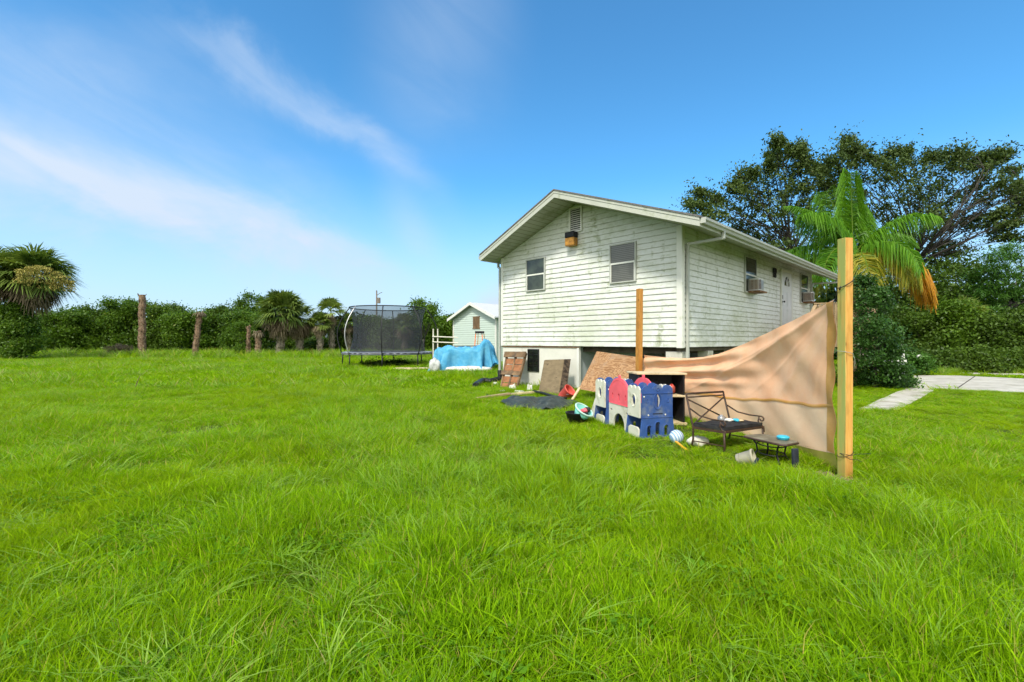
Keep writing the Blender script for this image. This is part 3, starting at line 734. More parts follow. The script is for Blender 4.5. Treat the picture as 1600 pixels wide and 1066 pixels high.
pb = lone(subpost(PB, .0455, Z(373, 4.62), math.radians(10), (.0, 0)), 'wood_post', M['post'], 'tall square yellow pine post in the lawn at the near end of the peach cloth', 'post', bevel=.004)
pa = lone(subpost(PA, .052, Z(451.5, 9.8), math.radians(24), (.02, 0)), 'wood_post', M['post2'], 'thin orange brown post in front of the house gable at the cloth far end', 'post', bevel=.004)
# cloth
CA = Vector((PA.x+.05, PA.y-.05, 0)); CB = Vector((X(1304, 4.78), 4.78, 0)); CDIR = (CB-CA); CN = Vector((-CDIR.y, CDIR.x, 0)).normalized()*-1
def interp(tb, x):
    if x <= tb[0][0]: return tb[0][1]
    for (a, b_), (c, d_) in zip(tb[:-1], tb[1:]):
        if x <= c: return b_+(d_-b_)*(x-a)/(c-a)
    return tb[-1][1]
def sst(x): x = max(0, min(1, x)); return x*x*(3-2*x)
def cbase(u): return CA+CDIR*u-CN*(.30*math.sin(math.pi*u**1.25))      # the cloth billows away from the chair
def ctab(tb, u): p = cbase(u); return Z(interp(tb, 800+F*p.x/p.y), p.y)
TOPT = [(1003, 555), (1040, 559), (1070, 560), (1095, 558), (1120, 553), (1145, 543), (1180, 527), (1210, 513), (1240, 498), (1270, 484), (1305, 468)]
SEAMT = [(1003, 600), (1070, 613), (1140, 622), (1220, 627), (1305, 636)]
BOTT = [(1003, 630), (1070, 652), (1170, 681), (1240, 696), (1305, 708)]
ctop = lambda u: ctab(TOPT, u)
seam = lambda u: ctab(SEAMT, u)+.010*math.sin(u*19)
bot = lambda u: ctab(BOTT, u)+.010*math.sin(u*23+1)
ZT1 = ctop(1)
def cloth_pt(u, z, extra=0):
    L_ = CDIR.length; d1 = (1-u)*L_; dz = ZT1-z; r = math.hypot(d1, dz); an = math.atan2(dz, d1+1e-6)
    above = sst((z-seam(u)+.10)/.35)
    f1 = (1-abs(math.sin(an*7.5+.4))**.7)*1.1-.6+math.sin(an*27+2.0)*.16+(1-abs(math.sin(an*13+1.9))**.8)*.5-.25
    amp = .075*min(1, r/1.3)*(.35+.65*sst((1.15-an)/.7))*above
    lowr = .010*math.sin(u*15+z*6)+.006*math.sin(u*41+z*13)
    sw_ = .07*math.sin((z-.9-.45*u)*26)*math.exp(-((u-.28)/.25)**2)*sst((z-.62)/.2)*sst((ctop(u)-z)/.06)
    off = amp*f1+lowr+sw_+extra
    edge = .015*math.sin(z*14)*(1 if u > .98 else 0)
    p = cbase(u)
    return Vector((p.x, p.y, z))+CN*off+CDIR.normalized()*(edge)
cl = thing('shade_cloth', CA.lerp(CB, .5), 'large peach shade cloth sagging in folds between the two wooden posts', 'cloth')
mb = MB(); mb.grid(lambda a, b_: cloth_pt(a, seam(a)+(ctop(a)-seam(a))*b_), 150, 60); mb.build('upper_panel', M['peach'], cl, True)
mb = MB(); mb.grid(lambda a, b_: cloth_pt(a, bot(a)+(seam(a)-bot(a))*b_), 110, 20); mb.build('lower_panel', M['peach_low'], cl, True)
mb = MB(); mb.grid(lambda a, b_: cloth_pt(a, seam(a)+.006*math.sin(a*60)-.016+.034*b_, .007+.004*math.sin(b_*3.1)), 120, 3)
mb.grid(lambda a, b_: cloth_pt(1-.028*a, bot(1)+(ctop(1)-.02-bot(1))*b_, .006), 3, 60)
mb.build('hem', M['peach_hem'], cl, True)
mb = MB(); mb.grid(lambda a, b_: cloth_pt(.55+.45*a, .02+.01*math.sin(a*17)+(bot(.55+.45*a)-.02+.01)*b_, -.02*(1-b_)), 60, 8); mb.build('bottom_band', M['hemgreen'], cl, True)
# ties
tie = thing('rope', (PB.x, PB.y, 1.8), 'black rope tying the top corner of the cloth to the tall post', 'rope')
m_ = MB(); zc = 1.82
cb = cloth_pt(1, 1.80)
fx, fy = PB.x, PB.y
def loop(z0, z1, r=.068): return [(fx+r*math.cos(a), fy+r*math.sin(a), z0+(z1-z0)*(.5+.5*math.cos(a))) for a in [2*math.pi*i/16 for i in range(16)]]
m_.tube(loop(1.93, 2.02), .0045, 5, closed=True); m_.tube([(fx-.066, fy-.03, 1.94), cb+Vector((.015, -.02, .05)), cb+Vector((0, 0, 0))], .007, 5)
m_.tube([(fx-.066, fy+.03, 1.90), cb+Vector((.02, .0, .0))], .005, 5)
m_.build('cord', M['black'], tie)
m_ = MB(); m_.lathe(cb+Vector((.03, -.01, .02)), [(0, 0), (.02, .003), (.024, .012), (.02, .03), (0, .034)], 10, (-.2, -1, .3)); m_.build('clip', M['slate'], tie)
w1 = thing('loose_wire', (PB.x, PB.y, 1.2), 'thin white wire looped round the middle of the tall post', 'wire')
m_ = MB(); m_.tube(loop(1.30, 1.27, .066), .003, 5, closed=True); m_.tube([(fx+.03, fy-.06, 1.28), (fx+.05, fy-.065, 1.22), (fx+.06, fy-.05, 1.15), (fx+.075, fy-.03, 1.12)], .0025, 4); m_.build('wire', M['greymetal'], w1)
w2 = thing('loose_wire', (PB.x, PB.y, .2), 'dark twisted wire round the foot of the tall post, ends sticking out', 'wire')
m_ = MB(); z_ = .27; m_.tube(loop(z_-.03, z_+.03, .067), .003, 5, closed=True)
m_.tube([(fx-.07, fy-.02, z_+.01), (fx-.0, fy-.075, z_+.0), (fx+.08, fy-.06, z_+.01), (fx+.26, fy+.0, z_+.0)], .0028, 4)
m_.tube([(fx-.07, fy-.02, z_+.01), (fx-.0, fy-.075, z_-.04), (fx+.08, fy-.06, z_-.045), (fx+.15, fy-.02, z_-.08)], .0028, 4); m_.build('wire', M['black'], w2)
# soil heap at the post foot
m_ = MB(); hc = Vector((PB.x-.20, PB.y+.02, 0))
m_.grid(lambda a, b_: Vector((hc.x+.34*b_*math.cos(2*math.pi*a), hc.y+.26*b_*math.sin(2*math.pi*a), -.03+.10*(1-b_)**.7*(1+.35*math.sin(a*31)*math.sin(b_*9)))), 36, 10, True)
tag(m_.build('soil_heap', M['dirt'], None, True), 'small heap of dug soil and dry straw beside the foot of the tall post', 'soil heap')

# ------------------------------------------------------------ toy castle
C0 = Vector((1.6, 5.7, 0))*1.1667
AX = Vector((-.27, .963, 0)).normalized(); AW = Vector((.963, .27, 0)).normalized(); K = 1.1667
def Tc(s, w_, z): p = C0+AX*s*K+AW*w_*K; return Vector((p.x, p.y, z*K))
cs = thing('toy_castle', Tc(.6, .2, 0), 'plastic toy castle playhouse with white and blue towers and pink gables', 'playhouse')
def scallop(a, b_, zt, amp=.03, n=3):
    pts = []; N_ = 18*n//3
    for i in range(N_+1):
        f = i/N_; x = a+(b_-a)*f
        k_ = abs(math.sin(f*n*math.pi)); bump_ = .7+.3*math.sin(f*math.pi)
        pts.append((x, zt-amp+amp*2*k_**.6*bump_))
    return pts
def ell(cx, cz, rx, rz, n=16): return [(cx+rx*math.cos(2*math.pi*i/n), cz+rz*math.sin(2*math.pi*i/n)) for i in range(n)]
def plate(name, mt, fr, outline, th_, holes=(), parent=cs, cut=True):
    """panel with real holes: triangulated with bmesh from outline + hole loops"""
    import bmesh
    bm = bmesh.new()
    def lp(pts):
        vs = [bm.verts.new((a, 0, b_)) for a, b_ in pts]; return [bm.edges.new((vs[i], vs[(i+1) % len(vs)])) for i in range(len(vs))]
    ed = lp(outline)
    for h in holes: ed += lp(h)
    bmesh.ops.triangle_fill(bm, use_beauty=True, use_dissolve=False, edges=ed)
    ret = bmesh.ops.extrude_face_region(bm, geom=bm.faces[:])
    for v in [e for e in ret['geom'] if isinstance(e, bmesh.types.BMVert)]: v.co.y += th_
    bmesh.ops.recalc_face_normals(bm, faces=bm.faces[:])
    for v in bm.verts: v.co = fr(v.co.x, v.co.y, v.co.z)
    me = bpy.data.meshes.new(name); bm.to_mesh(me); bm.free(); return new_obj(name, me, mt, parent)
def tower(s0, s1, full):
    W_ = .43; zt, zm = .62, .245
    # white front panel (on the long side, facing -AW)
    f1 = lambda s, o, z: Tc(s, -.0-o, z)
    sc_ = (s0+s1)/2
    out = [(s0+.012, zm), (s1-.012, zm)]+[(a, b_) for a, b_ in reversed(scallop(s0+.012, s1-.012, zt-.0, .022))]
    plate('white_panel', M['plasticwhite'], f1, out, .018, [ell(sc_, .45, .042, .065)], cs)
    m_ = MB(); m_.tube([f1(a, .018, b_) for a, b_ in ell(sc_, .45, .055, .08, 20)], .008, 5, closed=True); m_.build('window_rim', M['plasticwhite'], cs)
    m_ = MB(); m_.prism([f1(a, 0, b_) for a, b_ in [(s0+.02, -.02), (s1-.02, -.02), (s1-.03, .10), (s1-.07, .125), (s0+.07, .125), (s0+.03, .10)]], None, -AW*.02*K)
    m_.build('step', M['plasticwhite'], cs, bevel=.006)
    # blue end walls with arches and an oval
    for sE, sg in ((s0, -1), (s1, 1)):
        f2 = lambda w_, o, z, sE=sE, sg=sg: Tc(sE+sg*o, w_, z)
        out = [(-.0, zm)]+[(W_, zm)]+[(a, b_) for a, b_ in reversed(scallop(0, W_, zt+.01, .028))]
        plate('blue_wall', M['plasticblue'], f2, out, .022, [ell(W_*.5, .45, .045, .085)], cs)
        def arch(cx, r, z0, z1): return [(cx-r, z0), (cx+r, z0)]+[(cx+r*math.cos(a), z1+r*1.1*math.sin(a)) for a in [math.pi*i/8 for i in range(9)]]
        out = [(-.035, -.03), (W_+.035, -.03), (W_+.0, zm-.004), (0, zm-.004)]
        plate('blue_base', M['plasticblue'], f2, out, .026, [arch(W_*.22, .028, .02, .12), arch(W_*.5, .032, .03, .155), arch(W_*.78, .028, .02, .12)], cs)
        m_ = MB(); m_.tube([f2(a, .024, b_) for a, b_ in ell(W_*.5, .45, .058, .10, 22)], .007, 5, closed=True)
        for cx, r, z1 in ((.22, .028, .12), (.5, .032, .155), (.78, .028, .12)):
            m_.tube([f2(W_*cx-r-.008, .028, .02)]+[f2(W_*cx-(r+.008)*math.cos(a), .028, z1+(r+.008)*1.1*math.sin(a)) for a in [math.pi*i/8 for i in range(9)]]+[f2(W_*cx+r+.008, .028, .02)], .006, 5)
        m_.box(0, W_, .0225, .028, .545, .553, f2); m_.box(0, W_, .0225, .03, zm-.0, zm+.012, f2)
        for cx in (.16, .84): m_.tube([f2(a, .024, b_) for a, b_ in ell(W_*cx, .46, .016, .024, 12)], .005, 5, closed=True)
        m_.tube([f2(a, .024, b_) for a, b_ in ell(W_*.5, .60, .022, .02, 12)], .005, 5, closed=True)
        m_.build('relief', M['plasticblue'], cs)
        for (cx, cz) in ((.06, .51), (.2, .28), (.76, .28)): m_ = MB(); m_.lathe(f2(W_*cx, .022, cz), [(0, .007), (.009, .006), (.013, 0)], 10, AX*sg); m_.build('white_cap', M['plasticwhite'], cs)
        m_ = MB(); m_.box(W_*.34, W_*.66, .023, .026, .292, .302, f2); m_.build('slot', M['slate'], cs)
    f3 = lambda s, o, z: Tc(s, W_+o, z)
    out = [(s0+.012, zm), (s1-.012, zm)]+[(a, b_) for a, b_ in reversed(scallop(s0+.012, s1-.012, zt, .022))]
    plate('rear_panel', M['plasticwhite'], f3, out, .018, [ell(sc_, .45, .042, .065)], cs)
    m_ = MB(); m_.box(s0+.02, s1-.02, .02, W_-.02, .225, .235, Tc); m_.build('tower_floor', M['plasticblue'], cs)
tower(.0, .31, True); tower(.93, 1.25, True)
fF = lambda s, o, z: Tc(s, .05-o, z)
fB = lambda s, o, z: Tc(s, .40+o, z)
for nm, fr in (('pink_gable', fF), ('pink_gable', fB)):
    out = [(.335, .33), (.905, .33), (.905, .53)]
    out += [(.905-.285*f, .53+.155*math.sin(f*math.pi/2)**.9+.02*math.sin(f*math.pi)) for f in (.2, .4, .6, .8, .93)]
    out += [(.645, .72), (.62, .735), (.595, .72)]
    out += [(.62-.285*(1-f), .53+.155*math.sin(f*math.pi/2)**.9+.02*math.sin(f*math.pi)) for f in (.93, .8, .6, .4, .2)] + [(.335, .53)]
    out = [(a, b_) for a, b_ in out]
    def slot(cx, z0, z1, r=.02): return [(cx-r, z0), (cx+r, z0)]+[(cx+r*math.cos(a), z1+r*math.sin(a)) for a in [math.pi*i/6 for i in range(7)]]
    plate(nm, M['pink'], fr, out, .02, [slot(.62, .38, .46), slot(.44, .40, .46, .016), slot(.80, .40, .46, .016)], cs)
    m_ = MB(); m_.tube([fr(.62-.235*math.cos(a), .02, .50+.165*math.sin(a)**.9) for a in [math.pi*i/16 for i in range(1, 16)]], .006, 5)
    m_.tube([fr(.36, .024, .332), fr(.88, .024, .332)], .006, 5); m_.build('gable_rib', M['pink'], cs)
    ar = [(.62+.15*math.cos(a), .04+.17*math.sin(a)) for a in [math.pi*i/14 for i in range(15)]]
    out = [(.905, -.03), (.905, .327), (.335, .327), (.335, -.03), (.47, -.03)]+[(a, b_) for a, b_ in reversed(ar)]+[(.77, -.03)]
    plate('arch_panel', M['plasticwhite'], fr, out, .02, [[(.37, .225), (.43, .225), (.43, .25), (.37, .25)], [(.81, .225), (.87, .225), (.87, .25), (.81, .25)]], cs)
# little white slide behind the far tower
sl = thing('toy_slide', Tc(1.35, 0, 0), 'short white plastic slide at the far end of the toy castle', 'slide')
mb = MB(); mb.hexa([Tc(1.28, .0, .0), Tc(1.46, -.03, .0), Tc(1.46, .30, .0), Tc(1.28, .30, .0), Tc(1.26, .02, .34), Tc(1.31, .0, .34), Tc(1.31, .30, .34), Tc(1.26, .30, .34)])
mb.build('slide_body', M['plasticwhite'], sl, bevel=.02)

# ------------------------------------------------------------ low shelf unit
SY = 7.62
sh0 = X(997, SY); sh1 = X(1068, SY)
shf = thing('shelf_unit', ((sh0+sh1)/2, SY+.2, 0), 'low black and cream shelf unit with clutter, behind the toy castle', 'shelf')
an = math.radians(8)
def Sf(a, b_, z): return Vector((sh0+a*math.cos(an)-b_*math.sin(an), SY+a*math.sin(an)*-.6+b_, z))
w_ = (sh1-sh0); zt = Z(582.5, SY)
for (z0, z1, ex, nm) in ((zt-.03, zt, .03, 'top_board'), (Z(618, SY)-.02, Z(618, SY)+.012, .03, 'middle_shelf'), (.02, .065, .03, 'bottom_shelf')):
    mb = MB(); mb.box(-ex, w_+ex, -.03, .42, z0, z1, Sf); mb.build(nm, M['cream'], shf, bevel=.005)
mb = MB(); mb.box(0, w_, .385, .40, .066, zt-.031, Sf); mb.build('back_panel', M['black'], shf)
for a in (0, w_-.025): mb = MB(); mb.box(a, a+.025, -.01, .384, .066, zt-.031, Sf); mb.build('side_panel', M['black'], shf)
def clutter(name, c, r, mt, lab, seed, cat):
    rr = random.Random(seed); m_ = MB()
    ph = [rr.uniform(0, 6) for _ in range(6)]
    def f(a, b_):
        th_ = 2*math.pi*a; phi = math.pi*b_; k_ = 1+.22*math.sin(3*th_+ph[0])*math.sin(2*phi+ph[1])+.16*math.sin(5*th_+ph[2])*math.sin(4*phi+ph[3])
        return Vector((c[0]+r[0]*k_*math.sin(phi)*math.cos(th_), c[1]+r[1]*k_*math.sin(phi)*math.sin(th_), c[2]-r[2]*k_*math.cos(phi)))
    m_.grid(f, 16, 10, True); return tag(m_.build(name, mt, None, True), lab, cat)
clutter('red_toy', Sf(w_*.80, .12, Z(618, SY)+.10), (.06, .05, .07), M['red'], 'crumpled red toy on the middle board of the black shelf', 1, 'toy')
clutter('dark_bag', Sf(w_*.35, .18, Z(618, SY)+.12), (.17, .10, .11), M['slate'], 'dark bag on the middle board of the black shelf', 2, 'bag')
clutter('grey_toy', Sf(w_*.60, .15, Z(618, SY)+.09), (.07, .06, .08), M['bag'], 'small pale grey toy on the shelf beside the red toy', 3, 'toy')
clutter('dark_bag', Sf(w_*.55, .2, .16), (.16, .10, .09), M['cushion'], 'black bag on the lowest board of the black shelf', 5, 'bag')
# ------------------------------------------------------------ patio chair
k_ = 1.1667
BL = Vector((2.01, 5.07, 0))*k_; BR = Vector((2.57, 5.39, 0))*k_; FL = Vector((2.225, 4.80, 0))*k_; FR = Vector((2.79, 5.10, 0))*k_
for v in (BL, BR, FL, FR): v.z = 0; v.x -= .02
SH = .29
ch = thing('patio_chair', (BL+FR)/2, 'bronze metal patio armchair with a cross back in front of the peach cloth', 'chair')
back = ((BL-FL)+(BR-FR)).normalized()
tl = BL+back*.10+Vector((0, 0, .715)); tr = BR+back*.10+Vector((0, 0, .70))
def zz(p, z): return Vector((p.x, p.y, z))
for a, b_, c in ((BL, tl, FL), (BR, tr, FR)):
    mb = MB(); mb.tube([zz(a, 0)+back*.03, zz(a, .15), zz(a, SH), b_], .013, 8); mb.build('rear_leg', M['metalbrown'], ch, True)
    mb = MB(); mb.tube([zz(c, -.02), zz(c, .12)-back*.01, zz(c, SH)], .013, 8); mb.build('leg', M['metalbrown'], ch, True)
mb = MB(); mb.tube([tl, tr], .014, 8); mb.tube([tl.lerp(zz(BL, SH), .11), tr.lerp(zz(BR, SH), .11)], .010, 6)
a0, a1 = tl.lerp(zz(BL, SH), .16), tr.lerp(zz(BR, SH), .16); b0, b1 = tl.lerp(zz(BL, SH), .93), tr.lerp(zz(BR, SH), .93)
mb.tube([a0, b1], .010, 6); mb.tube([a1, b0], .010, 6); mb.build('back_frame', M['metalbrown'], ch, True)
for a, b_, c in ((BL, tl, FL), (BR, tr, FR)):
    fw_ = (c-a); s_ = b_.lerp(zz(a, SH), .42)
    e = zz(a+fw_*.92, SH+.135)
    pts = [s_, s_.lerp(e, .35)-Vector((0, 0, .045)), s_.lerp(e, .7)-Vector((0, 0, .03)), e]
    f_ = fw_.normalized()
    for i in range(9):
        an = math.pi/2-i*.62; r = .036*(1-i*.075); pts.append(e+f_*(.02+r*math.cos(an))+Vector((0, 0, -.036+r*math.sin(an))))
    mb = MB(); mb.tube(pts, .0095, 6); q = e+f_*-.01+Vector((0, 0, -.01))
    mb.tube([q, q+f_*-.012+Vector((0, 0, -.06)), q+f_*.02+Vector((0, 0, -.105)), zz(c, SH+.01)+f_*.015, zz(c, SH-.06)+f_*.02], .009, 6)
    mb.build('armrest', M['metalbrown'], ch, True)
mb = MB(); q = [zz(v, SH) for v in (BL, BR, FR, FL)]
for i in range(4): mb.beam(q[i], q[(i+1) % 4], .022, .03)
for i in range(1, 6): mb.beam(q[0].lerp(q[1], i/6), q[3].lerp(q[2], i/6), .02, .006)
mb.beam(zz(BL, .12), zz(FL, .12), .015, .012); mb.beam(zz(BR, .12), zz(FR, .12), .015, .012)
mb.build('seat_frame', M['metalbrown'], ch)
def quadbox(m_, q, z0, z1, n=8, sag=.0, ins=.0, pud=.02):
    def f(a, b_, z):
        p = (q[0].lerp(q[1], a)).lerp(q[3].lerp(q[2], a), b_); return Vector((p.x, p.y, z))
    def top(a, b_): e = min(a, 1-a, b_, 1-b_)*n; return f(a, b_, z1-pud*math.exp(-e*1.2)+.006*math.sin(a*17+b_*9))
    def botm(a, b_): return f(a, b_, z0)
    m_.grid(lambda a, b_: top(a, b_), n*2, n*2); m_.grid(lambda a, b_: botm(a, 1-b_), n, n)
    for i in range(4):
        e0 = [(0, 0), (1, 0), (1, 1), (0, 1)][i]; e1 = [(1, 0), (1, 1), (0, 1), (0, 0)][i]
        m_.grid(lambda a, b_: (lambda aa, bb: f(aa, bb, z0+(z1-pud-z0)*b_))(e0[0]+(e1[0]-e0[0])*a, e0[1]+(e1[1]-e0[1])*a), n*2, 2)
    return m_
mb = quadbox(MB(), q, SH+.018, SH+.075); mb.build('seat_cushion', M['cushion'], ch, True)
sm_ = (q[0]+q[1]+q[2]+q[3])/4
for (off, r, mt, nm, lb_, sd, ct) in (((-.07, .02, .10), (.045, .04, .05), 'greymetal', 'toy_car', 'grey and red toy on the seat of the patio chair', 21, 'toy'),
                              ((.0, -.02, .095), (.06, .04, .022), 'paper', 'paper_scrap', 'crumpled white scrap on the chair seat', 22, 'paper'),
                              ((.10, .0, .09), (.05, .04, .02), 'skyblue', 'blue_toy', 'small blue toy lying on the chair seat', 23, 'toy'),
                              ((.15, -.01, .088), (.055, .03, .012), 'cream', 'tan_toy', 'flat tan toy at the right of the chair seat', 24, 'toy')):
    clutter(nm, sm_+Vector(off), r, M[mt], lb_, sd, ct)
# ------------------------------------------------------------ side table
tq = [Vector((2.31, 4.64, 0))*k_, Vector((2.485, 4.21, 0))*k_, Vector((2.715, 4.34, 0))*k_, Vector((2.58, 4.72, 0))*k_]
for v in tq: v.z = 0
TZ = .285; tcn = sum(tq, Vector())/4
tab = thing('side_table', tcn, 'low patio side table with a weathered top and curved black legs', 'table')
corn = []
for i in range(4):
    a, b_, c = tq[i-1], tq[i], tq[(i+1) % 4]; corn += [b_+(a-b_).normalized()*.045, b_+(c-b_).normalized()*.045]
mb = MB(); mb.prism([zz(p, TZ-.004) for p in corn], None, (0, 0, .012)); mb.build('tabletop', mat('weathered table top', (.16, .145, .10), .5, .25, 9, (.28, .27, .20), 7), tab)
mb = MB(); mb.tube([zz(p, TZ-.004) for p in corn], .013, 6, closed=True); mb.build('rim', M['metalbrown'], tab)
for p in tq:
    d_ = (p-tcn); mb = MB(); mb.tube([zz(tcn+d_*.62, TZ-.01), zz(tcn+d_*.50, TZ-.07), zz(tcn+d_*.46, TZ-.14), zz(tcn+d_*.58, TZ-.21), zz(tcn+d_*.80, -.01)], .010, 6); mb.build('leg', M['blackmetal'], tab, True)
mb = MB()
for zr_, kk in ((TZ-.055, .52), (TZ-.155, .475)): mb.tube([zz(tcn+(Vector((.21*math.cos(a), .25*math.sin(a), 0)))*kk*1.25, zr_) for a in [2*math.pi*i/20 for i in range(20)]], .007, 5, closed=True)
mb.build('leg_ring', M['blackmetal'], tab, True)
bp = P(1223.5, 690, 5.17)
mb = MB(); mb.lathe((bp.x, bp.y, TZ+.010), [(.0, 0), (.052, .0), (.06, .012), (.060, .02), (.066, .022), (.066, .032), (.05, .044), (.02, .05), (0, .05)], 24)
tag(mb.build('lidded_tub', M['skyblue'], None, True), 'round bright blue lidded tub on the side table', 'tub')
# pot, slate board, ball etc.
pp = P(1163, 716, 5.15); pp.z = .085
mb = MB(); ax = Vector((.75, -.55, .28)).normalized()
mb.lathe(pp-ax*.08, [(0, 0), (.055, .0), (.062, .01), (.085, .16), (.095, .165), (.095, .185), (.083, .185), (.080, .16), (.055, .02)], 20, ax); po = thing('plant_pot', pp, 'beige plant pot tipped over in the grass by the side table', 'pot')
mb.build('pot_body', M['pot'], po, True); mb = MB(); mb.lathe(pp-ax*.06, [(.0, 0), (.070, .02), (.055, .021), (0, .022)], 16, ax); mb.build('soil', M['potin'], po)
mb = MB(); a_ = P(1172, 731, 4.95); b_ = P(1184, 716, 5.0); a_.z = .0; mb.beam(a_, b_, .03, .012); tag(mb.build('dark_stick', M['slate'], None), 'flat dark stick leaning by the tipped beige pot', 'stick')
mb = MB(); a_ = P(1243, 740, 4.90); a_.z = -.02; rotbox(mb, (a_.x, a_.y), .036, .018, -.02, .255, .25, (.0, .01)); tag(mb.build('slate_block', M['slate'], None, bevel=.01), 'upright dark slate coloured block at the corner of the side table', 'block')
bl = P(1057, 686, 6.25); bl.z = .10
m, t, b = newmat('white and blue ball'); tcx = t.node('ShaderNodeTexCoord').outputs['Object']; q3 = t.sep(tcx)
fr_ = t.math('FRACT', t.math('MULTIPLY', t.vmath('DOT_PRODUCT', tcx, (1, .2, .3)), 28)); t.l.new(t.mix(t.ramp(fr_, .4, .6), (.62, .68, .74), (.22, .36, .55)), b.inputs['Base Color'])
mb = MB(); mb.grid(lambda a, c: Vector((bl.x+.095*math.sin(math.pi*c)*math.cos(2*math.pi*a), bl.y+.095*math.sin(math.pi*c)*math.sin(2*math.pi*a), bl.z-.095*math.cos(math.pi*c))), 24, 14, True)
tag(mb.build('ball', m, None, True), 'pale ball with blue stripes in the grass by the toy castle', 'ball')
wl = P(1090, 692, 6.0); clutter('white_jug', (wl.x, wl.y, .09), (.135, .09, .07), M['plasticwhite'], 'white plastic jug lying in the grass left of the patio chair', 31, 'jug')
mb = MB(); a_ = P(1056, 694, 6.1); b_ = P(1074, 706, 5.75); a_.z = .07; b_.z = .035; mb.beam(a_, b_, .03, .02); tag(mb.build('yellow_bat', M['yellow'], None, bevel=.006), 'yellow plastic stick in the grass below the striped ball', 'toy bat')
# ------------------------------------------------------------ laundry basket on a black tub
bs0 = P(903, 655, 7.9); bs0.z = 0
mb = MB(); mb.lathe((bs0.x-.02, bs0.y, .0), [(0, 0), (.14, 0), (.19, .17), (.20, .18), (.18, .18), (.14, .03), (0, .03)], 24); tag(mb.build('black_tub', M['black'], None, True), 'black plastic tub in the grass left of the toy castle', 'tub')
ax = Vector((.45, -.35, .8)).normalized(); bc = Vector((bs0.x+.02, bs0.y-.02, .10))
bk = thing('laundry_basket', bc, 'mint green basket tilted in the black tub', 'basket')
mb = MB(); mb.lathe(bc, [(0, 0), (.10, 0), (.16, .16), (.15, .16), (.095, .02), (0, .02)], 26, ax); mb.build('basket_body', M['mint'], bk, True)
mb = MB(); qz = ax.to_track_quat('Z', 'Y'); mb.tube([bc+qz @ Vector((.165*math.cos(a), .165*math.sin(a), .165)) for a in [2*math.pi*i/26 for i in range(26)]], .014, 6, closed=True); mb.build('rim', mat('pale mint rim', (.5, .74, .66), .4, .05, 4, bmp=0), bk, True)
clutter('red_toy', bc+ax*.15+Vector((.01, -.02, 0)), (.06, .05, .035), M['pink'], 'pink toy lying in the mint basket', 41, 'toy'); clutter('black_cloth', bc+ax*.15+Vector((.06, .02, .01)), (.055, .05, .04), M['cushion'], 'dark cloth in the mint basket', 42, 'cloth')
# ------------------------------------------------------------ things leaning on the foundation
def wallpt(px, t, z): u = gable_u(px); return H(u, t, z)
# broken slatted wood panel
pn = thing('broken_panel', wallpt(800, -.8, 0), 'broken brown wooden panel with cross boards leaning on the foundation', 'wood panel')
pq = [P(783, 607, 13.5), P(807, 609, 13.2), P(822, 552, 13.95), P(793, 552, 14.45)]
def Lp(a, c, o):  # a across 0..1, c up 0..1, o out of the plane
    q_ = pq[0].lerp(pq[1], a).lerp(pq[3].lerp(pq[2], a), c); return q_+Vector((-.55, -.75, .3)).normalized()*o
for a in (0, .5, 1): mb = MB(); mb.beam(Lp(a, 0, 0), Lp(a, 1, 0), .05, .07, up=(-.5, -.7, .3)); mb.build('rail', M['oldwood'], pn)
for (c0, c1, o, mt) in ((.86, 1.02, .06, 'oldwood'), (.36, .47, .06, 'oldwood')): mb = MB(); mb.hexa([Lp(-.07, c0, o), Lp(1.07, c0, o), Lp(1.07, c1, o), Lp(-.07, c1, o), Lp(-.07, c0, o+.04), Lp(1.07, c0, o+.04), Lp(1.07, c1, o+.04), Lp(-.07, c1, o+.04)]); mb.build('cross_board', M[mt], pn)
for (c0, c1) in ((.0, .15), (.17, .33), (.49, .66), (.68, .84)):
    for (a0_, a1_) in ((.04, .46), (.54, .96)): mb = MB(); mb.hexa([Lp(a0_, c0, 0), Lp(a1_, c0, 0), Lp(a1_, c1, 0), Lp(a0_, c1, 0), Lp(a0_, c0, .02), Lp(a1_, c0, .02), Lp(a1_, c1, .02), Lp(a0_, c1, .02)]); mb.build('slat', M['redwood'], pn)
# mouldy thick slab (old mattress base)
bx = thing('mattress_base', P(860, 610, 11.8), 'thick mouldy brown mattress base leaning against the foundation wall', 'mattress base')
A_ = P(839.5, 610, 11.9); A_.z = 0; B_ = P(870.5, 624, 11.4); B_.z = -.02
At = P(849.5, 562.5, 12.75); Bt = P(880, 561.5, 12.35); At.z -= 0
nb = HD*.24+Vector((0, 0, .03))
nb = Vector((.22, .12, .0))
mb = MB(); mb.hexa([A_, B_, B_+nb, A_+nb, At, Bt, Bt+nb, At+nb]); o = mb.build('front_face', M['mattress'], bx, bevel=.03)
mb = MB(); nn = Vector((.004, -.006, 0)); mb.hexa([B_+nb*.12+nn, B_+nb*.95+nn, B_+nb*.95+nn*2.2, B_+nb*.12+nn*2.2, Bt+nb*.12+nn, Bt+nb*.95+nn, Bt+nb*.95+nn*2.2, Bt+nb*.12+nn*2.2]); mb.build('torn_side', M['mattress_side'], bx)
# plywood
pw = [P(904, 608, 11.0), P(996, 624, 9.6), P(1022, 562, 10.0), P(932.5, 549, 11.35)]
pw[0].z = max(pw[0].z, .14)
mb = MB(); th_ = Vector((.01, .018, .0)); mb.hexa([pw[0], pw[1], pw[1]+th_, pw[0]+th_, pw[3], pw[2], pw[2]+th_, pw[3]+th_])
tag(mb.build('plywood_sheet', M['plywood'], None), 'big grained plywood sheet leaning under the house behind the thin post', 'plywood sheet')
mb = MB(); mb.beam(P(892, 628, 10.4)*1, P(906, 606, 10.75), .05, .03); tag(mb.build('prop_stick', M['cream'], None), 'pale wooden prop at the lower left corner of the plywood', 'stick')
